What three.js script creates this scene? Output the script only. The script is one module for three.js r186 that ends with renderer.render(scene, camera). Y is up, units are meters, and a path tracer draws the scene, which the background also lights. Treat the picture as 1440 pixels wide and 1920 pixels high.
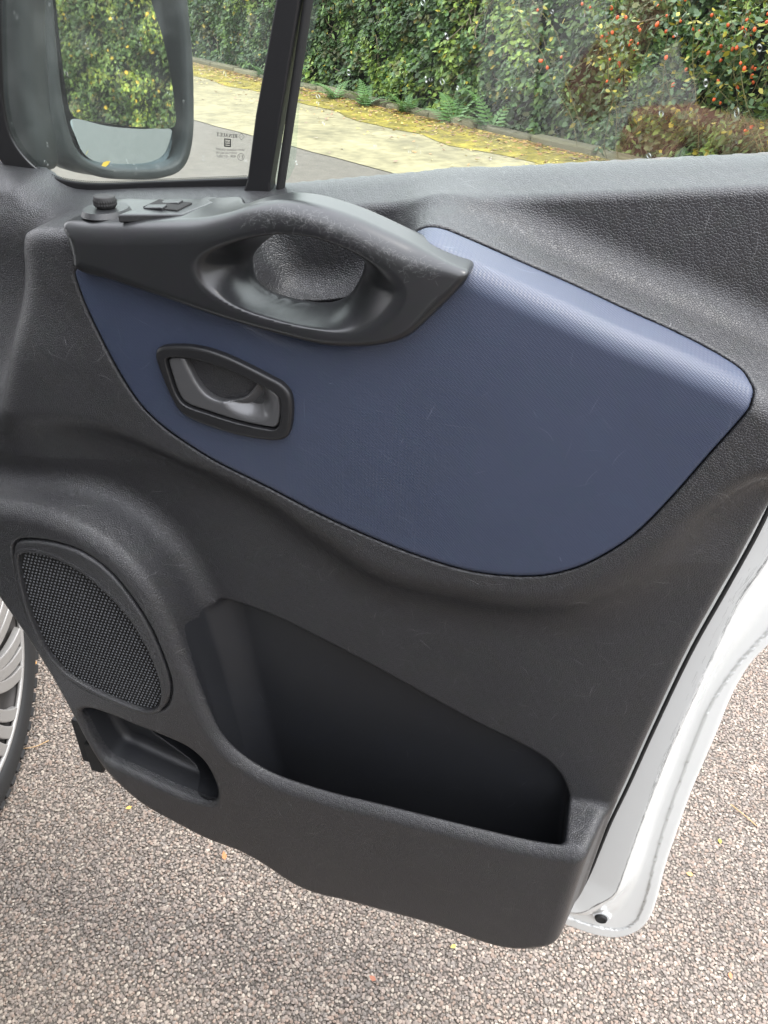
import * as THREE from 'three';
import { mergeGeometries } from 'three/addons/utils/BufferGeometryUtils.js';
import { RoundedBoxGeometry } from 'three/addons/geometries/RoundedBoxGeometry.js';
import { ImprovedNoise } from 'three/addons/math/ImprovedNoise.js';

// ------------------------------------------------------------------ camera, sky, sun, exposure
const W0 = 1440, H0 = 1920, FOCAL = 1442, RAD = Math.PI / 180;
const PITCH = 35 * RAD, ROLL = 2 * RAD, EYE = new THREE.Vector3(0, 1.45, 0);
const scene = new THREE.Scene();
const camera = new THREE.PerspectiveCamera(2 * Math.atan(H0 / 2 / FOCAL) / RAD, W0 / H0, 0.02, 500);
const fwd = new THREE.Vector3(0, -Math.sin(PITCH), -Math.cos(PITCH));
const level = new THREE.Vector3(1, 0, 0), levelUp = new THREE.Vector3().crossVectors(level, fwd);
const camRight = level.clone().multiplyScalar(Math.cos(ROLL)).addScaledVector(levelUp, Math.sin(ROLL));
const camUp = levelUp.clone().multiplyScalar(Math.cos(ROLL)).addScaledVector(level, -Math.sin(ROLL));
camera.position.copy(EYE);
camera.up.copy(camUp);
camera.lookAt(EYE.clone().add(fwd));
const renderer = new THREE.WebGLRenderer({ antialias: true });
renderer.toneMapping = THREE.LinearToneMapping;
renderer.toneMappingExposure = 1.85;
renderer.shadowMap.enabled = true;
{ // bright, thinly overcast sky
  const w = 64, h = 32, d = new Float32Array(w * h * 4);
  for (let j = 0; j < h; j++) for (let i = 0; i < w; i++) {
    const el = ((j + 0.5) / h - 0.5) * 180, k = (j * w + i) * 4;
    const t = Math.max(0, Math.min(1, el / 70)), b = 1.3 + 2.3 * Math.sin(Math.max(0, el) * RAD);
    d[k] = b * (1.0 - 0.04 * t); d[k + 1] = b * (1.0 - 0.01 * t); d[k + 2] = b * (1.02 + 0.055 * t); d[k + 3] = 1;
  }
  const sky = new THREE.DataTexture(d, w, h, THREE.RGBAFormat, THREE.FloatType);
  sky.mapping = THREE.EquirectangularReflectionMapping; sky.magFilter = THREE.LinearFilter; sky.needsUpdate = true;
  scene.background = sky; scene.environment = sky;
}
const sun = new THREE.DirectionalLight(new THREE.Color(1, 0.95, 0.87), 1.4);
sun.position.set(4.7, 10.7, 0.1); sun.target.position.set(0, 0, -1);
sun.castShadow = true; sun.shadow.radius = 26; sun.shadow.mapSize.set(2048, 2048);
Object.assign(sun.shadow.camera, { left: -14, right: 14, top: 14, bottom: -14, near: 0.5, far: 60 });
scene.add(sun, sun.target);

// ------------------------------------------------------------------ helpers
let seed = 20240611;
const rnd = () => { seed |= 0; seed = (seed + 0x6d2b79f5) | 0; let t = Math.imul(seed ^ (seed >>> 15), 1 | seed); t = (t + Math.imul(t ^ (t >>> 7), 61 | t)) ^ t; return ((t ^ (t >>> 14)) >>> 0) / 4294967296; };
const rr = (a, b) => a + (b - a) * rnd();
const clamp = (x, a, b) => (x < a ? a : x > b ? b : x);
const sstep = (a, b, x) => { const t = clamp((x - a) / (b - a), 0, 1); return t * t * (3 - 2 * t); };
const noise = new ImprovedNoise();
const fbm = (x, y, z, o = 4) => { let s = 0, a = 0.5; for (let i = 0; i < o; i++) { s += a * noise.noise(x, y, z); x *= 2.03; y *= 2.03; z *= 2.03; a *= 0.5; } return s; };
const lin = (r, g, b) => new THREE.Color().setRGB(r, g, b);
function tag(o, label, category, group, kind) {
  if (label) o.userData.label = label;
  if (category) o.userData.category = category;
  if (group) o.userData.group = group;
  if (kind) o.userData.kind = kind;
  return o;
}
function part(name, geo, mat, parent, kind) {
  const m = new THREE.Mesh(geo, mat); m.name = name; m.castShadow = m.receiveShadow = true;
  if (kind) m.userData.kind = kind;
  parent.add(m); return m;
}
function group(name, parent = scene) { const g = new THREE.Group(); g.name = name; parent.add(g); return g; }

// door axes: u along the door towards its latch, v up from the ground, w out of the trim towards the cab
const PSI = 14 * RAD, DOOR_AT = new THREE.Vector3(0, 0, -0.6);
const EU = new THREE.Vector3(Math.cos(PSI), 0, Math.sin(PSI)), EW = new THREE.Vector3(-Math.sin(PSI), 0, Math.cos(PSI));
// survey of the photograph: sight line through a pixel, met with a plane of the place
const sight = (px, py) => fwd.clone().multiplyScalar(FOCAL).addScaledVector(camRight, px - W0 / 2).addScaledVector(camUp, H0 / 2 - py).normalize();
const toDoor = (p) => { const q = p.clone().sub(DOOR_AT); return [q.dot(EU), q.y, q.dot(EW)]; };
function D(px, py, w = 0) { // on the door plane at depth w
  const d = sight(px, py), o = EYE.clone().sub(DOOR_AT), t = (w - o.dot(EW)) / d.dot(EW);
  return toDoor(EYE.clone().addScaledVector(d, t));
}
function DV(px, py, v) { const d = sight(px, py); return toDoor(EYE.clone().addScaledVector(d, (v - EYE.y) / d.y)); }
function G(px, py, y = 0) { const d = sight(px, py); return EYE.clone().addScaledVector(d, (y - EYE.y) / d.y); }
const pts = (list, w = 0) => list.map((p) => D(p[0], p[1], p[2] ?? w));
function smooth(list, n = 5, closed = true) { // Catmull-Rom through the points
  const out = [], N = list.length;
  const at = (i) => (closed ? list[(i + N) % N] : list[clamp(i, 0, N - 1)]);
  for (let i = 0; i < (closed ? N : N - 1); i++) {
    const a = at(i - 1), b = at(i), c = at(i + 1), e = at(i + 2);
    const k = (p, q) => Math.max(1e-6, Math.sqrt(Math.hypot(q[0] - p[0], q[1] - p[1])));
    const t1 = k(a, b), t2 = t1 + k(b, c), t3 = t2 + k(c, e);
    for (let s = 0; s < n; s++) {
      const t = t1 + ((t2 - t1) * s) / n, o = [];
      for (let x = 0; x < b.length; x++) {
        const A1 = (a[x] * (t1 - t) + b[x] * t) / t1, A2 = (b[x] * (t2 - t) + c[x] * (t - t1)) / (t2 - t1), A3 = (c[x] * (t3 - t) + e[x] * (t - t2)) / (t3 - t2);
        const B1 = (A1 * (t2 - t) + A2 * t) / t2, B2 = (A2 * (t3 - t) + A3 * (t - t1)) / (t3 - t1);
        o.push((B1 * (t2 - t) + B2 * (t - t1)) / (t2 - t1));
      }
      out.push(o);
    }
  }
  if (!closed) out.push(list[N - 1].slice());
  return out;
}
// signed distance to a closed outline, kept on a grid (negative inside)
function field(poly, cell = 0.0025, pad = 0.03) {
  let x0 = 1e9, x1 = -1e9, y0 = 1e9, y1 = -1e9;
  for (const p of poly) { x0 = Math.min(x0, p[0]); x1 = Math.max(x1, p[0]); y0 = Math.min(y0, p[1]); y1 = Math.max(y1, p[1]); }
  x0 = Math.max(x0, -0.62) - pad; x1 = Math.min(x1, 0.62) + pad; y0 = Math.max(y0, 0.1) - pad; y1 = Math.min(y1, 1.7) + pad;
  const nx = Math.ceil((x1 - x0) / cell) + 1, ny = Math.ceil((y1 - y0) / cell) + 1, g = new Float32Array(nx * ny), N = poly.length;
  const ax = new Float64Array(N), ay = new Float64Array(N), ex = new Float64Array(N), ey = new Float64Array(N), il = new Float64Array(N);
  poly.forEach((p, i) => { const q = poly[(i + 1) % N]; ax[i] = p[0]; ay[i] = p[1]; ex[i] = q[0] - p[0]; ey[i] = q[1] - p[1]; il[i] = 1 / Math.max(1e-14, ex[i] ** 2 + ey[i] ** 2); });
  for (let j = 0; j < ny; j++) for (let i = 0; i < nx; i++) {
    const x = x0 + i * cell, y = y0 + j * cell; let best = 1e9, inside = false;
    for (let k = 0; k < N; k++) {
      const dx = x - ax[k], dy = y - ay[k]; let t = (dx * ex[k] + dy * ey[k]) * il[k]; t = t < 0 ? 0 : t > 1 ? 1 : t;
      const qx = dx - ex[k] * t, qy = dy - ey[k] * t, d = qx * qx + qy * qy; if (d < best) best = d;
      const by = ay[k] + ey[k];
      if ((ay[k] > y) !== (by > y) && x < ax[k] + (ex[k] * (y - ay[k])) / ey[k]) inside = !inside;
    }
    g[j * nx + i] = inside ? -Math.sqrt(best) : Math.sqrt(best);
  }
  return (x, y) => {
    let fx = (x - x0) / cell, fy = (y - y0) / cell, extra = 0;
    const cx = clamp(fx, 0, nx - 1.001), cy = clamp(fy, 0, ny - 1.001);
    if (cx !== fx || cy !== fy) extra = Math.hypot(fx - cx, fy - cy) * cell;
    const i = cx | 0, j = cy | 0, a = cx - i, b = cy - j, k = j * nx + i;
    return (g[k] * (1 - a) + g[k + 1] * a) * (1 - b) + (g[k + nx] * (1 - a) + g[k + nx + 1] * a) * b + extra;
  };
}
const smin = (a, b, k) => { const h = Math.max(k - Math.abs(a - b), 0) / k; return Math.min(a, b) - h * h * k * 0.25; };
const smax = (a, b, k) => { const h = Math.max(k - Math.abs(a - b), 0) / k; return Math.max(a, b) + h * h * k * 0.25; };
const ext = (d2, w, w0, w1, r) => { // outline d2 raised from w0 to w1, edges rounded by r
  const a = d2 + r, b = Math.abs(w - (w0 + w1) / 2) - (w1 - w0) / 2 + r;
  return Math.min(Math.max(a, b), 0) + Math.hypot(Math.max(a, 0), Math.max(b, 0)) - r;
};
// surface of f(u,v,w) < 0 inside a box, as an indexed geometry with normals and uv in metres
function mesh(f, lo, hi, h, keep, uvScale = 1) {
  const n = [0, 1, 2].map((k) => Math.ceil((hi[k] - lo[k]) / h) + 1), [nx, ny, nz] = n, sx = 1, sy = nx, sz = nx * ny;
  const F = new Float32Array(nx * ny * nz), B = 8;
  for (let k0 = 0; k0 < nz; k0 += B) for (let j0 = 0; j0 < ny; j0 += B) for (let i0 = 0; i0 < nx; i0 += B) {
    const c = f(lo[0] + (i0 + B / 2) * h, lo[1] + (j0 + B / 2) * h, lo[2] + (k0 + B / 2) * h), far = Math.abs(c) > B * h * 1.25;
    for (let k = k0; k < Math.min(nz, k0 + B); k++) for (let j = j0; j < Math.min(ny, j0 + B); j++) for (let i = i0; i < Math.min(nx, i0 + B); i++)
      F[k * sz + j * sy + i] = far ? c : f(lo[0] + i * h, lo[1] + j * h, lo[2] + k * h);
  }
  const id = new Int32Array(nx * ny * nz).fill(-1), P = [], off = [0, sx, sy, sx + sy, sz, sx + sz, sy + sz, sx + sy + sz];
  const E = [[0, 1], [2, 3], [4, 5], [6, 7], [0, 2], [1, 3], [4, 6], [5, 7], [0, 4], [1, 5], [2, 6], [3, 7]];
  for (let k = 0; k < nz - 1; k++) for (let j = 0; j < ny - 1; j++) for (let i = 0; i < nx - 1; i++) {
    const o = k * sz + j * sy + i; let m = 0;
    for (let q = 0; q < 8; q++) if (F[o + off[q]] < 0) m |= 1 << q;
    if (m === 0 || m === 255) continue;
    let x = 0, y = 0, z = 0, c = 0;
    for (const [a, b] of E) {
      const fa = F[o + off[a]], fb = F[o + off[b]];
      if (fa < 0 === fb < 0) continue;
      const t = fa / (fa - fb), d = b - a;
      x += (a & 1) + (d === 1 ? t : 0); y += ((a >> 1) & 1) + (d === 2 ? t : 0); z += ((a >> 2) & 1) + (d === 4 ? t : 0); c++;
    }
    id[o] = P.length / 3;
    P.push(lo[0] + (i + x / c) * h, lo[1] + (j + y / c) * h, lo[2] + (k + z / c) * h);
  }
  const N = new Float32Array(P.length), UV = new Float32Array((P.length / 3) * 2), e = h * 0.45;
  for (let q = 0; q < P.length; q += 3) {
    let x = P[q], y = P[q + 1], z = P[q + 2], gx, gy, gz, l;
    for (let it = 0; it < 2; it++) {
      gx = f(x + e, y, z) - f(x - e, y, z); gy = f(x, y + e, z) - f(x, y - e, z); gz = f(x, y, z + e) - f(x, y, z - e);
      l = Math.hypot(gx, gy, gz) || 1;
      if (it === 0) { const s = clamp(f(x, y, z), -h * 0.5, h * 0.5) / l / Math.max(0.5, l / (2 * e)); x -= gx * s; y -= gy * s; z -= gz * s; }
    }
    P[q] = x; P[q + 1] = y; P[q + 2] = z; N[q] = gx / l; N[q + 1] = gy / l; N[q + 2] = gz / l;
    UV[(q / 3) * 2] = x * uvScale; UV[(q / 3) * 2 + 1] = (y - z) * uvScale;
  }
  const sets = keep ? [[], []] : [[]];
  const quad = (a, b, c, d, flip) => {
    if (a < 0 || b < 0 || c < 0 || d < 0) return;
    let s = sets[0];
    if (keep) s = sets[keep((P[a * 3] + P[c * 3]) / 2, (P[a * 3 + 1] + P[c * 3 + 1]) / 2, (P[a * 3 + 2] + P[c * 3 + 2]) / 2) ? 1 : 0];
    if (flip) s.push(a, c, b, a, d, c); else s.push(a, b, c, a, c, d);
  };
  for (let k = 1; k < nz - 1; k++) for (let j = 1; j < ny - 1; j++) for (let i = 1; i < nx - 1; i++) {
    const o = k * sz + j * sy + i, s = F[o] < 0;
    if (s !== F[o + sx] < 0) quad(id[o - sy - sz], id[o - sz], id[o], id[o - sy], !s);
    if (s !== F[o + sy] < 0) quad(id[o - sx - sz], id[o - sx], id[o], id[o - sz], !s);
    if (s !== F[o + sz] < 0) quad(id[o - sx - sy], id[o - sy], id[o], id[o - sx], !s);
  }
  const made = sets.map((ix) => {
    const g = new THREE.BufferGeometry(), map = new Int32Array(P.length / 3).fill(-1), p = [], m = [], u = [], idx = [];
    for (const v of ix) {
      if (map[v] < 0) { map[v] = p.length / 3; p.push(P[v * 3], P[v * 3 + 1], P[v * 3 + 2]); m.push(N[v * 3], N[v * 3 + 1], N[v * 3 + 2]); u.push(UV[v * 2], UV[v * 2 + 1]); }
      idx.push(map[v]);
    }
    g.setAttribute('position', new THREE.Float32BufferAttribute(p, 3)); g.setAttribute('normal', new THREE.Float32BufferAttribute(m, 3)); g.setAttribute('uv', new THREE.Float32BufferAttribute(u, 2));
    g.setIndex(idx); return g;
  });
  return keep ? made : made[0];
}
function boxOf(list, pad) { const lo = [1e9, 1e9], hi = [-1e9, -1e9]; for (const p of list) for (const k of [0, 1]) { lo[k] = Math.min(lo[k], p[k] - pad); hi[k] = Math.max(hi[k], p[k] + pad); } return [lo, hi]; }
const toShape = (list) => new THREE.Shape(list.map((p) => new THREE.Vector2(p[0], p[1])));
function flatUV(g) { return g; }

// ------------------------------------------------------------------ textures
function tex(n, m, fn, srgb = false, wrap = true) {
  const d = new Uint8Array(n * m * 4);
  for (let j = 0; j < m; j++) for (let i = 0; i < n; i++) { const c = fn(i, j), k = (j * n + i) * 4; if (typeof c === 'number') { d[k] = d[k + 1] = d[k + 2] = clamp(c, 0, 1) * 255; d[k + 3] = 255; } else { for (let q = 0; q < 3; q++) d[k + q] = clamp(c[q], 0, 1) * 255; d[k + 3] = c.length > 3 ? clamp(c[3], 0, 1) * 255 : 255; } }
  const t = new THREE.DataTexture(d, n, m, THREE.RGBAFormat); t.magFilter = THREE.LinearFilter; t.minFilter = THREE.LinearMipmapLinearFilter; t.generateMipmaps = true;
  if (wrap) t.wrapS = t.wrapT = THREE.RepeatWrapping;
  if (srgb) t.colorSpace = THREE.SRGBColorSpace;
  t.needsUpdate = true; return t;
}
function worley(n, cells, jitter = 0.85, warp = 0) { // tiling F2-F1 field, n x n
  const px = new Float32Array(cells * cells), py = new Float32Array(cells * cells), out = new Float32Array(n * n);
  for (let i = 0; i < cells * cells; i++) { px[i] = 0.5 + (rnd() - 0.5) * jitter; py[i] = 0.5 + (rnd() - 0.5) * jitter; }
  for (let j = 0; j < n; j++) for (let i = 0; i < n; i++) {
    const wx = warp * Math.sin(((j / n) * 11 + (i / n) * 3) * 2 * Math.PI), wy = warp * Math.sin(((i / n) * 9 + (j / n) * 5) * 2 * Math.PI);
    const x = (i / n) * cells + wx, y = (j / n) * cells + wy, cx = Math.floor(x), cy = Math.floor(y); let a = 9, b = 9;
    for (let q = -1; q <= 1; q++) for (let p = -1; p <= 1; p++) {
      const gx = (((cx + p) % cells) + cells) % cells, gy = (((cy + q) % cells) + cells) % cells, k = gy * cells + gx;
      const d = Math.hypot(cx + p + px[k] - x, cy + q + py[k] - y); if (d < a) { b = a; a = d; } else if (d < b) b = d;
    }
    out[j * n + i] = b - a;
  }
  return out;
}
const grainF = worley(512, 42, 0.95, 0.25), grainFine = worley(512, 96, 0.9, 0.2);
const grainTex = tex(512, 512, (i, j) => 0.75 * sstep(0, 0.35, grainF[j * 512 + i]) + 0.25 * sstep(0, 0.4, grainFine[j * 512 + i]));
const scaled = (t, s) => { const c = t.clone(); c.repeat.set(1 / s, 1 / s); c.needsUpdate = true; return c; };
const weaveTex = tex(256, 256, (i, j) => { // diagonal ribbed weave, 32 ribs a tile
  const x = (i / 256) * 24, y = (j / 256) * 48, r = Math.sin(2 * Math.PI * (y + 0.35 * Math.sin(2 * Math.PI * x))); const c = Math.sin(2 * Math.PI * (x + y * 0.5));
  return 0.5 + 0.33 * r + 0.17 * c;
});
// fine scuffs and dust for plastics: light scratches on a dark base colour
function scuffTex(n, base, marks, tint) {
  const a = new Float32Array(n * n);
  for (let m = 0; m < marks; m++) {
    let x = rnd() * n, y = rnd() * n, th = rnd() * 6.283; const L = rr(4, 60), s = rr(0.05, 0.5) * (rnd() < 0.15 ? 2 : 1), curve = rr(-0.03, 0.03);
    for (let q = 0; q < L; q++) { x += Math.cos(th); y += Math.sin(th); th += curve; const k = (((y | 0) + n * 4) % n) * n + (((x | 0) + n * 4) % n); a[k] = Math.max(a[k], s * Math.sin((Math.PI * q) / L)); }
  }
  return tex(n, n, (i, j) => {
    const p = 1 + 0.16 * fbm((i / n) * 6, (j / n) * 6, base[0] * 90, 4), v = a[j * n + i];
    return base.map((c, k) => Math.pow(c * p + tint[k] * v * 0.55, 1 / 2.2));
  }, true);
}

// ------------------------------------------------------------------ materials
const M = {};
M.trim = new THREE.MeshPhysicalMaterial({ map: scaled(scuffTex(1024, [0.0245, 0.0247, 0.0266], 520, [0.26, 0.26, 0.26]), 0.5), roughness: 0.32, bumpMap: scaled(grainTex, 0.1), bumpScale: 0.00034 });
M.smooth = new THREE.MeshPhysicalMaterial({ map: scaled(scuffTex(1024, [0.0125, 0.013, 0.0142], 260, [0.16, 0.16, 0.17]), 0.3), roughness: 0.31, bumpMap: scaled(grainTex, 0.03), bumpScale: 0.00003 });
M.liner = new THREE.MeshPhysicalMaterial({ map: scaled(scuffTex(1024, [0.0095, 0.0102, 0.0125], 260, [0.1, 0.1, 0.11]), 0.5), roughness: 0.45 });
M.blue = new THREE.MeshPhysicalMaterial({ map: scaled(scuffTex(1024, [0.033, 0.0435, 0.076], 150, [0.16, 0.17, 0.2]), 0.5), roughness: 0.34, bumpMap: scaled(weaveTex, 0.075), bumpScale: 0.0002 });
M.black = new THREE.MeshPhysicalMaterial({ color: lin(0.012, 0.012, 0.013), roughness: 0.4 });
M.lever = new THREE.MeshPhysicalMaterial({ color: lin(0.085, 0.085, 0.087), roughness: 0.28, metalness: 0.25 });
M.rubber = new THREE.MeshStandardMaterial({ color: lin(0.013, 0.013, 0.013), roughness: 0.7 });
M.hole = new THREE.MeshStandardMaterial({ color: lin(0.004, 0.004, 0.004), roughness: 0.9 });
M.dot = new THREE.MeshStandardMaterial({ color: lin(0.085, 0.088, 0.094), roughness: 0.4 });
M.white = new THREE.MeshPhysicalMaterial({ color: lin(0.66, 0.67, 0.67), roughness: 0.35, clearcoat: 0.8, clearcoatRoughness: 0.08 });
M.housing = new THREE.MeshPhysicalMaterial({ color: lin(0.011, 0.015, 0.016), roughness: 0.5, bumpMap: scaled(grainTex, 0.05), bumpScale: 0.0001 });
M.blueMirror = new THREE.MeshPhysicalMaterial({ color: lin(0.68, 0.83, 0.9), roughness: 0.05, metalness: 1 });
M.mirror = new THREE.MeshPhysicalMaterial({ color: lin(0.82, 0.84, 0.84), roughness: 0.02, metalness: 1 });

// ------------------------------------------------------------------ the van door
const door = group('van_door');
door.position.copy(DOOR_AT); door.rotation.y = -PSI;
tag(door, 'open van door with black trim, blue insert panel and white painted shell', 'van door');

// outlines of the trim, measured on the photograph at the depth each edge has
const O_base = smooth(pts([[-260, 285], [-60, 300], [10, 308], [45, 313], [78, 320], [112, 350], [145, 364], [250, 362], [390, 356], [530, 346], [760, 326], [985, 312], [1200, 300], [1440, 288], [1700, 272], [1720, 330]], -0.086)
  .concat(pts([[1640, 590], [1530, 780], [1440, 957], [1417, 1000], [1358, 1105], [1295, 1217], [1228, 1356], [1172, 1479], [1142, 1541], [1122, 1592], [1104, 1640], [1088, 1680], [1060, 1700], [900, 1640], [600, 1530], [300, 1370], [120, 1160], [-80, 1010], [-260, 880]], 0)), 5);
const dBase = field(O_base);
const O_mid = smooth(pts([[-300, 408], [-120, 416], [0, 420], [60, 422], [108, 422], [190, 425], [300, 440], [390, 465], [430, 530], [475, 600], [590, 640], [700, 610], [755, 520], [790, 474], [840, 490], [890, 512], [957, 544], [1060, 590], [1162, 636], [1265, 677], [1368, 722], [1420, 748], [1500, 790], [1700, 890],
  [1800, 1000], [1640, 960], [1440, 900], [1330, 960], [1240, 1040], [1150, 1098], [1080, 1126], [1020, 1135], [930, 1132], [850, 1117], [720, 1085], [600, 1012], [480, 932], [300, 853], [220, 815], [137, 790], [0, 790], [-300, 800]], 0.03), 5);
const dMid = field(O_mid);
const O_bulge = smooth(pts([[-300, 960], [-100, 945], [0, 953], [100, 976], [200, 1031], [255, 1080], [290, 1130], [320, 1190], [345, 1255], [385, 1345], [410, 1390], [440, 1422], [500, 1461], [600, 1496], [700, 1521], [800, 1546], [900, 1571], [1000, 1594], [1060, 1603], [1120, 1612], [1170, 1622],
  [1165, 1660], [1140, 1720], [1090, 1775], [1040, 1782], [1006, 1786], [980, 1788], [941, 1784], [898, 1772], [812, 1741], [726, 1717], [640, 1694], [597, 1684], [557, 1669], [526, 1651], [494, 1629], [447, 1603], [387, 1580], [328, 1550], [261, 1512], [209, 1467], [181, 1435], [150, 1384], [128, 1342], [85, 1265], [40, 1195], [0, 1138], [-100, 1010], [-300, 1000]], 0.065), 5);
const dBulge = field(O_bulge);
const O_pocket = smooth(pts([[398, 1127], [412, 1125], [440, 1130], [520, 1160], [600, 1199], [680, 1240], [760, 1284], [840, 1328], [900, 1360], [960, 1389], [1000, 1410], [1030, 1431], [1050, 1454], [1062, 1480], [1066, 1500], [1060, 1525], [1052, 1590], [1030, 1680], [900, 1660], [700, 1600], [560, 1560], [470, 1480], [370, 1370], [300, 1270], [270, 1160], [285, 1100], [330, 1075], [374, 1100]], 0), 5);
const dPocket = field(O_pocket);
const O_cubby = smooth(pts([[156, 1330], [172, 1326], [206, 1336], [258, 1357], [309, 1377], [354, 1398], [382, 1422], [399, 1450], [409, 1480], [405, 1499], [388, 1501], [344, 1488], [292, 1465], [241, 1441], [206, 1424], [186, 1400], [168, 1369], [157, 1345]], 0.06), 5);
const dCubby = field(O_cubby, 0.002);
const O_speaker = smooth(pts([[24, 1026], [32, 1014], [55, 1011], [103, 1017], [155, 1035], [206, 1072], [247, 1121], [282, 1176], [306, 1231], [320, 1275], [321, 1306], [306, 1331], [275, 1335], [206, 1313], [155, 1289], [113, 1258], [79, 1213], [52, 1148], [31, 1079]], 0.065), 6);
const dSpeaker = field(O_speaker, 0.002);
const O_notch = smooth(pts([[-300, 415], [-80, 410], [-30, 418], [-8, 445], [2, 490], [3, 530], [-3, 610], [-14, 700], [-32, 790], [-70, 880], [-300, 930]], 0.03), 5);
const dNotch = field(O_notch);
const S_W = 0.03; // the insert bends back over the ledge: s = v + (S_W - w) runs over both faces
const O_insert = smooth([[150, 498], [139, 507], [146, 535], [160, 572], [185, 625], [207, 668], [230, 709], [262, 756], [292, 787], [325, 813], [400, 861], [500, 911], [600, 963], [700, 1008], [800, 1046], [880, 1069], [950, 1078], [1020, 1077], [1080, 1063], [1130, 1040], [1190, 1000], [1260, 930], [1330, 850], [1382, 792], [1408, 760], [1414, 745, 0.03], [1412, 733, 0.02], [1402, 718, 0.012], [1386, 703, 0.002], [1342, 673, -0.003], [1265, 627, -0.004], [1162, 575, -0.004], [1060, 526, -0.004], [957, 483, -0.004], [895, 457, -0.004], [844, 437, -0.004], [812, 430, -0.004], [790, 431, -0.004], [772, 438, -0.004], [764, 450, -0.004], [740, 470, 0.0], [600, 470], [300, 490]].map((p) => { const w = p[2] ?? S_W, q = D(p[0], p[1], w); return [q[0], q[1] + S_W - w]; }), 5);
const dInsert = field(O_insert);
const O_arm = smooth(pts([[107, 428], [109, 421], [120, 418], [170, 420], [227, 420], [310, 418], [375, 414], [420, 404], [460, 391], [490, 384], [517, 381], [560, 384], [602, 394], [660, 414], [716, 439], [780, 469], [830, 492], [856, 502], [870, 507], [878, 513],
  [874, 526], [843, 561], [802, 601], [762, 634], [716, 648], [659, 652], [602, 648], [523, 629], [432, 603], [355, 577], [284, 552], [210, 528], [138, 505], [129, 482], [119, 456], [111, 437]], 0.045), 5);
const dArm = field(O_arm, 0.002);
const O_hole = smooth(pts([[461, 496, 0.014], [466, 476, 0.03], [489, 459, 0.04], [534, 450, 0.042], [582, 456, 0.042], [633, 479, 0.042], [660, 497, 0.04], [668, 514, 0.03], [663, 540, 0.014], [648, 559, 0.013], [626, 571, 0.013], [590, 574, 0.013], [536, 564, 0.013], [492, 548, 0.013], [467, 524, 0.013]], 0.03), 5);
const dHole = field(O_hole, 0.0015);
const O_dish = smooth(pts([[362, 500], [368, 482], [400, 462], [450, 448], [500, 440], [560, 440], [640, 462], [700, 492], [742, 525], [754, 548], [748, 572], [728, 596], [700, 616], [670, 626], [640, 627], [602, 622], [517, 602], [432, 573], [388, 546], [369, 524]], 0.048), 5);
const dDish = field(O_dish, 0.002);
const O_bezel = smooth(pts([[293, 666], [296, 654], [306, 649], [347, 647], [386, 653], [425, 666], [464, 684], [503, 704], [530, 719], [544, 736], [549, 757], [547, 797], [540, 817], [526, 824], [493, 823], [444, 814], [401, 801], [357, 783], [337, 768], [318, 735], [301, 693]], 0.034), 5);
const dBezel = field(O_bezel, 0.001);

// the raised middle of the trim, on which the insert lies
const midSolid = (u, v, w) => {
  const low = clamp((1.14 - v) / 0.1, 0, 1) * (1 + 0.5 * sstep(-0.22, -0.38, u)); // above: a ledge; below: a sloping underside
  const k = 0.1 + 0.24 * sstep(-0.14, -0.02, u) + 0.6 * low * low;
  const d2 = (dMid(u, v) + (Math.max(w, -0.04) - 0.03) * k) / Math.sqrt(1 + k * k);
  return ext(d2, w, -0.2, 0.03, 0.013);
};
const uB0 = D(440, 1130, -0.015), uB1 = D(515, 1415, -0.015), uF = D(388, 1262, 0.045);
const leftWall = (u, v, w) => { // rear corner line and the slant of the pocket's left wall
  const ub = uB0[0] + ((uB1[0] - uB0[0]) * (v - uB0[1])) / (uB1[1] - uB0[1]);
  const ubF = uB0[0] + ((uB1[0] - uB0[0]) * (uF[1] - uB0[1])) / (uB1[1] - uB0[1]);
  const k = (ubF - uF[0]) / 0.06;
  return -(u - (ub - 0.006 - 0.014 * sstep(-0.016, 0.012, w) - k * 0.55 * (w + 0.015))) / Math.sqrt(1 + k * k);
};
const pocketSolid = (u, v, w) => smax(smax(dPocket(u, v) * 0.98, Math.max(-0.016 - w, w - 0.052), 0.008), leftWall(u, v, w), 0.016);
const stepA = D(262, 1372, 0.03), stepB = D(402, 1472, 0.03), stepL = Math.hypot(stepB[0] - stepA[0], stepB[1] - stepA[1]), stepN = [-(stepB[1] - stepA[1]) / stepL, (stepB[0] - stepA[0]) / stepL];
const cubbySolid = (u, v, w) => {
  const a = smax(dCubby(u, v) - (w - 0.06) * 0.15, Math.max(0.02 - w, w - 0.2), 0.012);
  const step = smax(smax(dCubby(u, v) - 0.004, (stepA[0] - u) * stepN[0] + (stepA[1] - v) * stepN[1] + 0.9 * Math.max(0, 0.012 - Math.abs(u - stepA[0])), 0.012), Math.max(-0.02 - w, w - 0.06), 0.01);
  return Math.min(a, step);
};
const rA = D(1100, 1606, 0.065), rB = D(1138, 1527, 0.002), rC = D(1052, 1743, 0.065);
const rightN = new THREE.Vector3().crossVectors(new THREE.Vector3(rC[0] - rA[0], rC[1] - rA[1], rC[2] - rA[2]), new THREE.Vector3(rB[0] - rA[0], rB[1] - rA[1], rB[2] - rA[2])).normalize();
if (rightN.x < 0) rightN.negate();
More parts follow.
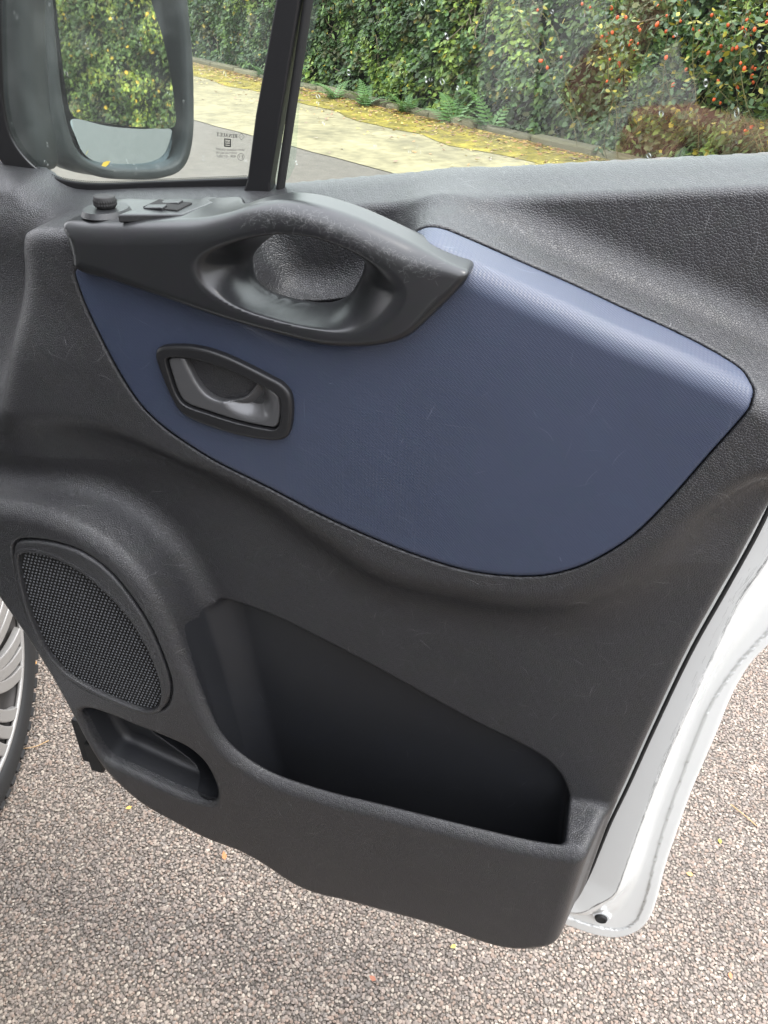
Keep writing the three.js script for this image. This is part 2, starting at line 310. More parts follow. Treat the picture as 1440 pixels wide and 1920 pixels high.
const trimSolid = (u, v, w) => {
  const b = dBase(u, v);
  let f = ext(b, w, -0.2, -0.045, 0.014);
  if (v > 1.2) f = smax(f, (b + 0.36 * (w + 0.088)) / 1.06, 0.006); // ledge under the glass
  const lower = Math.max(b, v - 1.16, w);
  f = smin(f, smin(ext(Math.max(b, v - 1.16), w, -0.2, 0, 0.01), smax(midSolid(u, v, w), b, 0.02), 0.035 + 0.06 * sstep(-0.2, -0.38, u)), 0.022);
  const side = (u - rA[0]) * rightN.x + (v - rA[1]) * rightN.y + (w - rA[2]) * rightN.z;
  const bulge = smin(f, smax(ext(dBulge(u, v) + (w - 0.065) * 0.13, w, -0.2, 0.065, 0.015), side, 0.014), 0.024 - 0.014 * sstep(0.05, 0.2, u));
  f = bulge;
  f = smax(f, -smax(dNotch(u, v) - 0.008, -0.03 + 0.06 * sstep(1.22, 1.0, v) - w, 0.03), 0.035);
  f = smax(f, -Math.max(dInsert(u, v + S_W - w) - 0.0006, -(midSolid(u, v, w) + 0.006)), 0.0035); // seat of the insert
  f = smax(f, -ext(dSpeaker(u, v), w, 0.06, 0.2, 0.002), 0.004);
  f = smax(f, -pocketSolid(u, v, w), 0.005);
  f = smax(f, -cubbySolid(u, v, w), 0.008);
  f = Math.max(f, -0.096 - w, -0.5 - u);
  return f;
};
{
  const [trimGeo, linerGeo] = mesh(trimSolid, [-0.51, 0.38, -0.104], [0.43, 1.41, 0.08], 0.0022, (u, v, w) => pocketSolid(u, v, w) < 0.0018 || (cubbySolid(u, v, w) < 0.0018 && w < 0.052));
  const t = part('trim_panel', trimGeo, M.trim, door);
  const l = part('pocket_liner', linerGeo, M.liner, t); l.userData.label = 'smooth dark inside of the door pockets';
}
// blue insert
{
  const f = (u, v, w) => {
    const m = midSolid(u, v, w);
    let d = smax(m - 0.0004, dInsert(u, v + S_W - w) + 0.0003, 0.003);
    d = Math.max(d, -m - 0.004, -(dBezel(u, v) + 0.004), 0.002 - dArm(u, v) - 0.02, 0.02 - dHole(u, v));
    return d;
  };
  const [lo, hi] = boxOf(O_insert.map((p) => [p[0], p[1]]), 0.01);
  const g = mesh(f, [lo[0], lo[1], -0.045], [hi[0], 1.31, 0.036], 0.0024);
  const p = part('insert_panel', g, M.blue, door); p.userData.label = 'blue ribbed insert panel';
}
// grab handle and switch platform in one moulding
{
  const wBack = (u) => -0.05 + 0.05 * sstep(D(400, 410, 0.0)[0], D(480, 400, 0.0)[0], u);
  const f = (u, v, w) => {
    const d2 = dArm(u, v);
    const top = 0.048;
    let d = ext(d2, w, -0.2, top, 0.007 + 0.009 * sstep(1.235, 1.27, v) * sstep(0.06, 0.02, u));
    d = smax(d, wBack(u) - w, 0.012);
    const dd = dDish(u, v);
    const tt = dd < 0 ? -dd / (-dd + Math.max(dHole(u, v), 0) + 1e-5) : 0; // dished surround: a funnel from its outline down to the opening
    d = smax(d, -smax(dd, (top + 0.001 - 0.037 * Math.pow(tt, 1.25) - w) * 0.72, 0.004), 0.004);
    d = smax(d, -smax(dHole(u, v), -0.3 - w, 0.002), 0.005);
    d = Math.max(d, 0.012 - w - 0.03 - 0.05);
    return d;
  };
  // rubbed and flecked where hands close on the arch
  const n = 1024, m = 768, U0 = -0.3, V0 = 1.08, SU = 0.42, SV = 0.315, a = new Float32Array(n * m), run = smooth(pts([[470, 412], [517, 402], [570, 408], [620, 428], [680, 458], [740, 486], [800, 512]], 0.046), 12, false);
  const dot = (u, v, k) => { const i = Math.round(((u - U0) / SU) * n), j = Math.round(((v - V0) / SV) * m); if (i >= 0 && j >= 0 && i < n && j < m) a[j * n + i] = Math.min(1, a[j * n + i] + k); };
  for (let q = 0; q < 520; q++) { const p = run[(rnd() * run.length) | 0], L = rr(0.0004, 0.006), th = rr(0, 6.3), cu = rr(-150, 150); let x = p[0] + rr(-0.012, 0.012), y = p[1] - 0.046 + (rnd() + rnd() - 1) * 0.011, w = th; for (let z = 0; z < L; z += 0.0003) { x += 0.0003 * Math.cos(w); y += 0.0003 * Math.sin(w); w += cu * 0.0003; dot(x, y, rr(0.1, 0.5)); } }
  for (let q = 0; q < 240; q++) { const L = rr(0.001, 0.012), th = rr(0, 6.3); let x = rr(U0, U0 + SU), y = rr(V0, V0 + SV); for (let z = 0; z < L; z += 0.0003) { x += 0.0003 * Math.cos(th); y += 0.0003 * Math.sin(th); dot(x, y, rr(0.02, 0.14)); } }
  const am = M.smooth.clone(); am.map = tex(n, m, (i, j) => { const k = a[j * n + i], p = 1 + 0.15 * fbm(i / 90, j / 90, 2, 4); return [0.0125, 0.013, 0.0142].map((c) => Math.pow(c * p + 0.09 * k, 1 / 2.2)); }, true, false);
  const [lo, hi] = boxOf(O_arm, 0.01);
  const g = mesh(f, [lo[0], lo[1], -0.06], [hi[0], hi[1], 0.056], 0.0018);
  { const q = g.attributes.uv, p = g.attributes.position; for (let i = 0; i < q.count; i++) q.setXY(i, (q.getX(i) - U0) / SU, (q.getY(i) - V0) / SV); }
  am.bumpMap = null;
  part('grab_handle', g, am, door);
}
// interior release handle
{
  const O_in = smooth(pts([[314, 676], [317, 670], [352, 669], [396, 680], [444, 697], [478, 714], [508, 729], [524, 742], [527, 752], [526, 790], [518, 803], [493, 801], [444, 790], [396, 775], [347, 756], [333, 737], [321, 703]], 0.034), 5), dIn = field(O_in, 0.001);
  const O_scoop = smooth(pts([[340, 655], [347, 672], [352, 684], [359, 698], [366, 712], [376, 727], [386, 738], [398, 746], [412, 751], [428, 752], [445, 749], [458, 743], [467, 733], [473, 722], [477, 712], [500, 690], [420, 640]], 0.034), 5), dScoop = field(O_scoop, 0.001);
  const O_soft = smooth(pts([[425, 757], [440, 770], [470, 783], [497, 782], [506, 765], [503, 740], [490, 722], [476, 715], [466, 734], [452, 747], [430, 752]], 0.034), 5), dSoft = field(O_soft, 0.001);
  const [lo, hi] = boxOf(O_bezel, 0.006);
  const h = group('release_handle', door);
  part('handle_bezel', mesh((u, v, w) => {
    let d = ext(dBezel(u, v), w, 0.0, 0.037, 0.0035);
    d = smax(d, -Math.max(dIn(u, v), 0.0315 - w), 0.0015);
    return smax(d, -Math.max(dIn(u, v) + 0.001, -0.004 - w), 0.002);
  }, [lo[0], lo[1], 0.002], [hi[0], hi[1], 0.042], 0.0013), M.black, h);
  part('handle_cup', mesh((u, v, w) => Math.max(ext(dIn(u, v) - 0.001, w, -0.02, 0.004 + 0.3 * Math.max(0, dIn(u, v) + 0.02), 0.002)), [lo[0], lo[1], -0.025], [hi[0], hi[1], 0.02], 0.0015), M.black, h);
  part('handle_lever', mesh((u, v, w) => {
    const dip = 0.012 * sstep(0.004, -0.013, dSoft(u, v));
    let d = ext(dIn(u, v) + 0.0012, w, 0.012, 0.0345 - dip, 0.0022);
    return smax(d, -smax(dScoop(u, v) - (0.034 - w) * 0.25, -0.1 - w, 0.002), 0.005);
  }, [lo[0], lo[1], 0.006], [hi[0], hi[1], 0.04], 0.0012), M.lever, h);
  const c = D(444, 720, 0.006), cap = new THREE.CylinderGeometry(0.009, 0.0095, 0.004, 32); cap.rotateX(Math.PI / 2); cap.translate(c[0], c[1], 0.0065);
  part('screw_cap', cap, M.black, h);
}
// speaker grille: backing, raised rim and the studs of the pressed mesh
{
  const O_g = smooth(pts([[38, 1042], [44, 1036], [60, 1034], [96, 1042], [144, 1065], [192, 1102], [241, 1154], [275, 1209], [300, 1272], [303, 1308], [292, 1327], [270, 1329], [241, 1320], [172, 1289], [127, 1261], [96, 1227], [69, 1176], [45, 1100]], 0.064), 6), dG = field(O_g, 0.0015);
  const g = group('speaker_grille', door), [lo, hi] = boxOf(O_speaker, 0.006);
  part('grille_frame', mesh((u, v, w) => {
    let d = ext(dSpeaker(u, v) + 0.002, w, 0.05, 0.0665, 0.003);
    d = smax(d, -Math.max(dG(u, v), 0.0615 - w), 0.003);
    const ring = Math.abs(dG(u, v) - 0.003) - 0.0015; return smin(d, Math.max(Math.hypot(Math.max(ring, 0), Math.max(w - 0.066, 0)) - 0.0012, 0.05 - w), 0.001);
  }, [lo[0], lo[1], 0.052], [hi[0], hi[1], 0.072], 0.0014), M.trim, g);
  const pitch = 0.0042, list = [], [a, b] = boxOf(O_g, 0);
  for (let r = 0, v = a[1]; v < b[1]; v += pitch * 1.08, r++) for (let u = a[0] + (r % 2) * pitch * 0.5; u < b[0]; u += pitch) if (dG(u, v) < -0.0013) list.push([u, v]);
  const plate = new THREE.ShapeGeometry(toShape(O_g)); plate.translate(0, 0, 0.0618);
  part('grille_backing', plate, M.hole, g);
  const im = new THREE.InstancedMesh(new THREE.SphereGeometry(0.00125, 8, 5), M.dot, list.length), m = new THREE.Matrix4();
  list.forEach((p, i) => im.setMatrixAt(i, m.makeScale(1, 1, 0.7).setPosition(p[0], p[1], 0.0624)));
  im.name = 'grille_mesh'; im.userData.kind = 'stuff'; g.add(im);
}
// mirror adjuster and window switches on the platform
const PLAT = D(227, 412, 0.04)[1] - 0.0035;
{
  const c = DV(200, 397, PLAT + 0.001), k = group('mirror_adjuster', door);
  const base = new THREE.CylinderGeometry(0.0165, 0.0185, 0.004, 48); base.scale(1, 1, 1.25); base.translate(c[0], PLAT + 0.002, c[2]);
  part('adjuster_plate', base, M.smooth, k);
  const g = new THREE.LatheGeometry([[0, 0.0205], [0.004, 0.0207], [0.0085, 0.021], [0.0098, 0.0198], [0.0098, 0.0165], [0.0104, 0.0155], [0.0104, 0.0125], [0.0099, 0.0118], [0.0104, 0.011], [0.0104, 0.0085], [0.0098, 0.0078], [0.0096, 0.006], [0.0082, 0.0045], [0.0075, 0.002]].reverse().map((p) => new THREE.Vector2(p[0] * 0.86, p[1] * 0.54)), 112);
  const P = g.attributes.position;
  for (let i = 0; i < P.count; i++) { const r = Math.hypot(P.getX(i), P.getZ(i)); if (r > 0.0087) { const th = Math.atan2(P.getZ(i), P.getX(i)), s = 1 + 0.035 * Math.cos(28 * th); P.setX(i, P.getX(i) * s); P.setZ(i, P.getZ(i) * s); } }
  g.computeVertexNormals(); g.translate(c[0], PLAT + 0.002, c[2]);
  part('adjuster_knob', g, M.rubber, k);
}
{
  const k = group('window_switch', door), y0 = PLAT + 0.001, y1 = PLAT + 0.0075;
  const q = [[228, 401], [341, 400], [396, 379], [388, 375], [293, 378]].map((p) => DV(p[0], p[1], y1));
  const outline = [q[0], q[1], q[2], q[3], q[4]].map((p) => new THREE.Vector2(p[0], -p[2]));
  const sh = new THREE.Shape(outline), g = new THREE.ExtrudeGeometry(sh, { depth: y1 - y0 - 0.003, bevelEnabled: true, bevelSize: 0.002, bevelThickness: 0.0015, bevelSegments: 3 });
  g.rotateX(-Math.PI / 2); g.translate(0, y0 + 0.0015, 0);
  part('switch_plate', g, M.smooth, k);
  const cc = DV(315, 386, y1), slot = new RoundedBoxGeometry(0.03, 0.002, 0.026, 2, 0.0009); slot.translate(cc[0], y1 + 0.0002, cc[2]); part('switch_recess', slot, M.hole, k);
  for (const [px, py] of [[292, 391], [322, 382]]) { const c = DV(px, py, y1), r = new RoundedBoxGeometry(0.017, 0.004, 0.0085, 3, 0.001); r.rotateZ(0.1); r.rotateX(0.1); r.translate(c[0], y1 + 0.0001, c[2]); part('rocker_switch', r, M.smooth, k); }
  const e = DV(420, 381, PLAT + 0.004), tabg = new RoundedBoxGeometry(0.03, 0.006, 0.02, 3, 0.0025); tabg.translate(e[0] - 0.006, PLAT + 0.003, e[2]); part('switch_end_cap', tabg, M.smooth, k);
}
// glazing: panes lean in a little towards the cab
const TILT = Math.tan(4 * RAD), W_GLASS = (v) => -0.09 + (v - 1.3) * TILT;
function DG(px, py, off = 0) { let w = -0.07; for (let i = 0; i < 4; i++) w = W_GLASS(D(px, py, w)[1]) + off; return D(px, py, w); }
function sheet(list, off = 0, thick = 0) { // polygon laid on the leaning glass plane
  const g = thick ? new THREE.ExtrudeGeometry(toShape(list), { depth: thick, bevelEnabled: true, bevelSize: 0.0015, bevelThickness: 0.0015, bevelSegments: 2 }) : new THREE.ShapeGeometry(toShape(list));
  const P = g.attributes.position, U = g.attributes.uv;
  for (let i = 0; i < P.count; i++) { if (U) U.setXY(i, P.getX(i), P.getY(i)); P.setZ(i, P.getZ(i) + W_GLASS(P.getY(i)) + off); }
  g.computeVertexNormals(); return g;
}
const gp = (list, off = 0) => list.map((p) => DG(p[0], p[1], off));
{
  const n = 1024, a = new Float32Array(n * n).fill(0.0); // dried water marks: rings and streaks of lime
  for (let q = 0; q < 260; q++) {
    const cx = rnd() * n, cy = rnd() * n, r = rr(1.1, 2.8), el = rr(1, 2.2), an = 0.4 + rr(-0.3, 0.3), ring = rnd() < 0.6, s = rr(0.55, 1.0);
    for (let y = -24; y <= 24; y++) for (let x = -24; x <= 24; x++) {
      const X = (x * Math.cos(an) + y * Math.sin(an)), Y = (-x * Math.sin(an) + y * Math.cos(an)) / el, d = Math.hypot(X, Y), v = ring ? Math.exp(-((d - r) ** 2) / 0.6) : Math.exp(-(d * d) / (r * 1.2)) * 0.6;
      const k = (((cy + y) | 0) + n) % n * n + ((((cx + x) | 0) + n) % n); a[k] = Math.max(a[k], v * s * (0.6 + 0.4 * Math.sin(q + Math.atan2(Y, X) * 2)));
    }
  }
  const film = (base, haze, spot = 1) => tex(n, n, (i, j) => base + Math.max(spot * a[j * n + i], haze * Math.max(0, fbm(i / 60, j / 60, 3, 5) + 0.12 * fbm(i / 7, j / 90, 6, 3) + 0.15)));
  const m = (t) => new THREE.MeshPhysicalMaterial({ color: lin(0.86, 0.94, 0.9), transmission: 1, thickness: 0, roughness: 1, roughnessMap: scaled(t, 0.5), ior: 1.85 });
  M.glass = m(film(0.02, 0.12)); M.quarterGlass = m(film(0.13, 0.16, 0.55));
}
{
  const main = part('window_pane', sheet(gp([[500, 400], [560, -160], [1900, -260], [1900, 320], [1440, 330]])), M.glass, door);
  const O_q = smooth(gp([[8, -160], [2, 0], [4, 120], [8, 200], [22, 262], [48, 302], [80, 328], [116, 345], [160, 352], [260, 347], [380, 341], [470, 339], [540, 336], [560, 200], [585, -160]]), 4);
  const qp = part('quarter_window_pane', sheet(O_q, -0.002), M.quarterGlass, door);
  const bar = part('window_divider', sheet(gp([[460, 372], [474, 336], [490, 215], [513, 90], [531, -10], [560, -180], [598, -180], [566, 0], [548, 110], [528, 230], [510, 338], [512, 372]], 0.004), 0.0, 0.012), M.black, door);
  const lip = smooth(gp([[523, 372], [528, 336], [544, 225], [560, 120], [578, 0], [606, -180]], 0.006), 4, false).map((p) => new THREE.Vector3(p[0], p[1], p[2]));
  part('window_channel', new THREE.TubeGeometry(new THREE.CatmullRomCurve3(lip), 40, 0.004, 8), M.rubber, door);
  // printed border of the quarter window: a solid band, then dots
  const outer = smooth(gp([[-40, -160], [-40, 0], [-32, 150], [-22, 232], [6, 300], [50, 345], [110, 372], [190, 372], [480, 362]]), 6, false), inner = smooth(gp([[-4, -160], [-1, 0], [2, 120], [7, 200], [22, 258], [49, 298], [82, 325], [120, 339], [175, 346], [300, 342], [480, 335]]), 6, false);
  part('glass_border', sheet(outer.concat(inner.slice().reverse()), 0.0005, 0.001), M.black, qp);
  const dots = [], step = 0.0024; let acc = 0;
  for (let i = 1; i < inner.length; i++) {
    const a = inner[i - 1], b = inner[i], L = Math.hypot(b[0] - a[0], b[1] - a[1]), nx = -(b[1] - a[1]) / L, ny = (b[0] - a[0]) / L;
    while (acc < L) { const t = acc / L; for (let r = 0; r < 3; r++) { const s = (r % 2) * 0.5 * step, x = a[0] + (b[0] - a[0]) * t + nx * (r * 0.0013 + 0.0003) + (s * (b[0] - a[0])) / L, y = a[1] + (b[1] - a[1]) * t + ny * (r * 0.0013 + 0.0003) + (s * (b[1] - a[1])) / L; dots.push([x, y, 1 - r * 0.22]); } acc += step; }
    acc -= L;
  }
  const im = new THREE.InstancedMesh(new THREE.CylinderGeometry(0.0009, 0.0009, 0.0008, 8).rotateX(Math.PI / 2), M.black, dots.length), mm = new THREE.Matrix4();
  dots.forEach((p, i) => im.setMatrixAt(i, mm.makeScale(p[2], p[2], 1).setPosition(p[0], p[1], W_GLASS(p[1]) + 0.0006)));
  im.name = 'border_dots'; im.userData.kind = 'stuff'; qp.add(im);
  // printed mark on the glass, read from inside so it runs backwards
  const cv = document.createElement('canvas'); cv.width = 512; cv.height = 512; const x = cv.getContext('2d');
  x.clearRect(0, 0, 512, 512); x.save(); x.translate(512, 0); x.scale(-1, 1); x.fillStyle = '#141414'; x.strokeStyle = '#141414'; x.textBaseline = 'alphabetic';
  x.font = 'bold 76px serif'; x.fillText('RENAULT', 118, 92, 336);
  x.lineWidth = 5; x.beginPath(); x.moveTo(60, 12); x.lineTo(104, 66); x.lineTo(60, 120); x.lineTo(16, 66); x.closePath(); x.stroke(); x.font = '24px sans-serif'; x.fillText('79', 47, 75);
  x.fillRect(222, 118, 108, 128); x.clearRect(238, 134, 76, 62); x.font = 'bold 56px sans-serif'; x.fillText('GM', 240, 186, 72); x.clearRect(240, 212, 72, 14);
  x.font = '46px sans-serif'; x.fillText('SAINT-GOBAIN SEKURIT', 8, 312, 452); x.fillText('DOT27 AS2 M2J106', 130, 368, 330); x.font = '56px sans-serif'; x.fillText('43R - 011057', 140, 428, 312);
  x.lineWidth = 6; x.beginPath(); x.ellipse(62, 420, 50, 60, 0, 0, 7); x.stroke(); x.font = '70px sans-serif'; x.fillText('E1', 26, 444, 72); x.font = '30px sans-serif'; x.fillText('•    ...', 260, 478);
  x.restore();
  const t = new THREE.CanvasTexture(cv); t.colorSpace = THREE.SRGBColorSpace;
  const c0 = DG(399, 304, 0.001), c1 = DG(459, 304, 0.001), c2 = DG(399, 243, 0.001), c3 = DG(460, 249, 0.001);
  const g = new THREE.BufferGeometry(); g.setAttribute('position', new THREE.Float32BufferAttribute([...c0, ...c1, ...c2, ...c3], 3)); g.setAttribute('uv', new THREE.Float32BufferAttribute([0, 0, 1, 0, 0, 1, 1, 1], 2)); g.setIndex([0, 1, 3, 0, 3, 2]); g.computeVertexNormals();
  part('glass_mark', g, new THREE.MeshStandardMaterial({ map: t, transparent: true, roughness: 0.6, side: THREE.DoubleSide }), qp);
}
// white pressed shell seen past the trim
{
  const w0 = -0.09;
  const O_hem = smooth(pts([[1720, 300], [1700, 800], [1600, 1050], [1500, 1160], [1439, 1214], [1410, 1244], [1386, 1280], [1367, 1318], [1348, 1366], [1324, 1422], [1295, 1490], [1271, 1557], [1247, 1628], [1228, 1700], [1212, 1733], [1186, 1753], [1152, 1760], [1113, 1754], [1065, 1737], [900, 1670], [500, 1500], [100, 1280], [-60, 1100], [-100, 600], [0, 380], [600, 380], [1440, 330]], w0), 5), dHem = field(O_hem, 0.004);
  const O_rid = smooth(pts([[1660, 330], [1640, 800], [1560, 1010], [1480, 1140], [1439, 1190], [1385, 1250], [1338, 1318], [1315, 1366], [1286, 1441], [1247, 1551], [1228, 1618], [1210, 1690], [1193, 1730], [1172, 1745], [1150, 1747], [1104, 1738], [1060, 1722], [900, 1650], [500, 1480], [100, 1250], [-40, 1080], [-60, 600], [20, 400], [600, 400], [1440, 345]], w0 + 0.002), 5), dRid = field(O_rid, 0.0022);
  const O_dirt = smooth(pts([[1640, 340], [1610, 700], [1500, 930], [1440, 1046], [1391, 1117], [1324, 1256], [1276, 1361], [1247, 1427], [1219, 1499], [1192, 1572], [1168, 1640], [1152, 1676], [1125, 1694], [1075, 1712], [900, 1640], [500, 1460], [100, 1230], [-20, 1060], [-40, 600], [40, 420], [600, 420], [1440, 360]], -0.05), 5), dDirt = field(O_dirt, 0.0022);
  const height = (u, v) => {
    const a = -dRid(u, v), b = dDirt(u, v);
    if (a <= 0) return w0;
    if (b <= 0) return -0.05 + Math.max(b * 0.22, -0.012);
    const t = a / (a + b); return w0 - 0.003 + 0.043 * sstep(0.25, 1.02, t);
  };
  const f = (u, v, w) => { const d = smax((w - height(u, v)) * 0.8, dHem(u, v) - 0.001, 0.006); return Math.max(d, -(w - w0 + 0.014)); };
  const g = mesh(f, [0.12, 0.2, -0.112], [0.47, 1.3, -0.03], 0.003);
  const n = 1024, m = 2048, U0 = 0.18, U1 = 0.46, V0 = 0.22, V1 = 1.28;
  const dirt = new Float32Array(n * m), mark = (u, v, k) => { const i = Math.round(((u - U0) / (U1 - U0)) * n), j = Math.round(((v - V0) / (V1 - V0)) * m); if (i >= 0 && i < n && j >= 0 && j < m) dirt[j * n + i] = Math.min(1, dirt[j * n + i] + k); };
  for (let q = 0; q < 1500; q++) { // rubbed black streaks along the crease, thicker towards the top
    const i = (rnd() * O_dirt.length) | 0, p = O_dirt[i], e = O_dirt[(i + 1) % O_dirt.length], L = Math.hypot(e[0] - p[0], e[1] - p[1]) || 1, dx = (e[0] - p[0]) / L, dy = (e[1] - p[1]) / L;
    if (p[0] < U0 || p[1] < 0.35) continue;
    const top = sstep(0.5, 1.0, p[1]), off = (rnd() < 0.55 ? rr(-0.0012, 0.0012) : -dy * 0 + rr(-0.003, 0.009) * top), len = rr(0.003, 0.022), k = rr(0.03, 0.16) * (Math.abs(off) < 0.0015 ? 1.6 : 0.7 + 0.3 * top), t0 = rr(0, L);
    for (let z = 0; z < len; z += 0.0003) { const wob = 0.0002 * Math.sin(z * 500 + q); mark(p[0] + dx * (t0 + z) - dy * -(off + wob), p[1] + dy * (t0 + z) + dx * -(off + wob), k * (0.5 + rnd())); }
  }
  const map = tex(n, m, (i, j) => {
    const u = U0 + ((U1 - U0) * i) / n, v = V0 + ((V1 - V0) * j) / m, e = dRid(u, v);
    const joint = Math.exp(-(((e + 0.001) / 0.0009) ** 2)) * 0.6;
    const k = clamp(dirt[j * n + i] + 0.2 * joint, 0, 0.8), s = 0.915 * (1 - k) + 0.2 * k;
    return [s, s * 1.004, s * 1.0];
  }, true, false);
  { const p = g.attributes.position, q = g.attributes.uv; for (let i = 0; i < p.count; i++) q.setXY(i, (p.getX(i) - U0) / (U1 - U0), (p.getY(i) - V0) / (V1 - V0)); }
  const sm = M.white.clone(); sm.map = map; sm.color = lin(0.78, 0.78, 0.765);
  const shell = part('door_shell', g, sm, door);
  const c = D(1127, 1722, w0 + 0.004), boss = new THREE.CylinderGeometry(0.0125, 0.0155, 0.006, 40); boss.rotateX(Math.PI / 2); boss.translate(c[0], c[1], c[2] - 0.004); part('plug_boss', boss, M.white, shell);
  const pl = new THREE.LatheGeometry([[0, 0.0035], [0.0055, 0.0032], [0.0062, 0.0042], [0.0082, 0.0042], [0.0092, 0.002], [0.0092, 0]].reverse().map((p) => new THREE.Vector2(...p)), 40); pl.rotateX(Math.PI / 2); pl.translate(c[0], c[1], c[2] - 0.001); part('drain_plug', pl, M.rubber, shell);
  const line = smooth(pts([[1460, 915], [1419, 1000], [1361, 1105], [1298, 1217], [1231, 1356], [1175, 1479], [1145, 1541], [1124, 1592], [1104, 1640], [1082, 1680], [1050, 1720]], -0.03), 4, false).map((p) => new THREE.Vector3(...p));
  part('trim_seal', new THREE.TubeGeometry(new THREE.CatmullRomCurve3(line), 90, 0.0022, 8), M.rubber, door);
  const q = D(163, 1400, 0.0), flap = new RoundedBoxGeometry(0.03, 0.09, 0.012, 2, 0.002); flap.translate(D(149, 1400, 0.0)[0] + 0.015, D(165, 1427, 0)[1] + 0.045, -0.004); part('seal_flap', flap, M.rubber, door);
  const q2 = new RoundedBoxGeometry(0.02, 0.06, 0.012, 2, 0.002); q2.translate(D(172, 1400, 0.0)[0] + 0.006, D(176, 1434, 0)[1] + 0.03, 0.004); part('seal_flap', q2, M.rubber, door);
}
// wing mirror outside the quarter window, turned towards the rear as a mirror is
{
  const g = group('wing_mirror', door), BETA = 65 * RAD, o = D(235, 170, -0.24);
  g.position.set(...o); g.rotation.y = BETA;
  const A = [Math.cos(BETA), 0, -Math.sin(BETA)], C = [Math.sin(BETA), 0, Math.cos(BETA)], eye = toDoor(EYE);
  const MP = (px, py, off) => { // sight line met with the mirror's own plane
    const q = D(px, py, 0), d = [q[0] - eye[0], q[1] - eye[1], q[2] - eye[2]], n = (p) => (p[0] - o[0]) * C[0] + (p[2] - o[2]) * C[2];
    const e = n(eye), t = (off - e) / (d[0] * C[0] + d[2] * C[2]), p = [eye[0] + d[0] * t, eye[1] + d[1] * t, eye[2] + d[2] * t];
    return [(p[0] - o[0]) * A[0] + (p[2] - o[2]) * A[2], p[1] - o[1], off];
  };
  const mp = (l, off) => l.map((p) => MP(p[0], p[1], off));
  const fld = (O, c) => { const f = field(O.map((p) => [p[0], p[1] + 0.6]), c, 0.02); return (x, y) => f(x, y + 0.6); };
  const O_h = smooth(mp([[60, -100], [62, 60], [70, 190], [92, 282], [130, 318], [190, 333], [250, 337], [305, 333], [338, 317], [355, 290], [362, 240], [364, 140], [360, 40], [352, -100]], 0), 5), dH = fld(O_h, 0.002);
  const O_f = smooth(mp([[98, -100], [104, 0], [113, 110], [124, 200], [140, 262], [158, 290], [190, 306], [250, 312], [306, 309], [332, 296], [343, 262], [345, 180], [340, 80], [324, -30], [306, -100]], 0), 5), dF = fld(O_f, 0.002);
  const [lo, hi] = boxOf(O_h, 0.01);
  part('mirror_housing', mesh((u, v, w) => {
    let d = ext(dH(u, v) + Math.max(0, -0.03 - w) * 0.5, w, -0.12, 0, 0.014);
    const ridge = Math.hypot(Math.max(Math.abs(dF(u, v) - 0.008) - 0.002, 0), w + 0.002) - 0.004; d = smin(d, ridge, 0.006);
    return smax(d, -smax(dF(u, v) - 0.002 - w * 0.2, -0.026 - w, 0.006), 0.005);
  }, [lo[0], lo[1], -0.13], [hi[0], hi[1], 0.012], 0.003), M.housing, g);
  const glass = (name, list, tiltU, tiltV, bow) => {
    const O = smooth(mp(list, -0.007), 6); if (O.reduce((t, p, i) => t + p[0] * O[(i + 1) % O.length][1] - O[(i + 1) % O.length][0] * p[1], 0) < 0) O.reverse();
    const [a, b] = boxOf(O, 0), cx = (a[0] + b[0]) / 2, cy = (a[1] + b[1]) / 2, v3 = new THREE.Vector3(), P = [], N = [], I = [], R = 14;
    const put = (x, y, dz, flat) => { const X = x - cx, Y = y - cy; P.push(x, y, -0.007 + X * tiltU + Y * tiltV - bow * (X * X + Y * Y) + dz); v3.set(-tiltU + 2 * bow * X, -tiltV + 2 * bow * Y, 1).normalize(); if (flat) N.push(v3.x, v3.y, v3.z); else { v3.set(X, Y, 0).normalize(); N.push(v3.x, v3.y, 0); } };
    put(cx, cy, 0, true); const n = O.length;
    for (let r = 1; r <= R; r++) for (const p of O) put(cx + ((p[0] - cx) * r) / R, cy + ((p[1] - cy) * r) / R, 0, true);
    for (let i = 0; i < n; i++) { I.push(0, 1 + i, 1 + ((i + 1) % n)); for (let r = 0; r < R - 1; r++) { const x = 1 + r * n + i, y = 1 + r * n + ((i + 1) % n); I.push(x, x + n, y + n, x, y + n, y); } }
    const e0 = P.length / 3; for (const dz of [0, -0.004]) for (const p of O) put(p[0], p[1], dz, false);
    for (let i = 0; i < n; i++) { const x = e0 + i, y = e0 + ((i + 1) % n); I.push(x, x + n, y + n, x, y + n, y); }
    const q = new THREE.BufferGeometry(); q.setAttribute('position', new THREE.Float32BufferAttribute(P, 3)); q.setAttribute('normal', new THREE.Float32BufferAttribute(N, 3)); q.setIndex(I);
    part(name, q, name === 'mirror_glass' ? M.mirror : M.blueMirror, g);
  };
  glass('mirror_glass', [[100, -100], [107, 0], [115, 100], [124, 180], [131, 212], [140, 220], [200, 231], [262, 238], [318, 239], [326, 232], [322, 165], [308, 80], [286, 0], [262, -100]], 0.0, -0.06, 0.2);
  glass('wide_angle_glass', [[133, 228], [138, 223], [200, 236], [262, 241.5], [318, 241.5], [325, 246], [325, 275], [318, 298], [302, 311], [280, 313], [225, 312], [182, 304], [158, 286], [143, 255]], 0.0, 0.1, 0.8);
  { const p = MP(190, 311, 0.008), lm = part('fallen_leaf_008', leafGeo(0.011, 0.006, false), new THREE.MeshStandardMaterial({ color: lin(0.55, 0.36, 0.03), roughness: 0.7, side: THREE.DoubleSide }), scene);
    g.updateWorldMatrix(true, false); lm.position.copy(g.localToWorld(new THREE.Vector3(...p))); lm.rotation.set(0.9, 0.5, 0.2); tag(lm, 'small yellow leaf caught on the lower rim of the wing mirror', 'leaf'); }
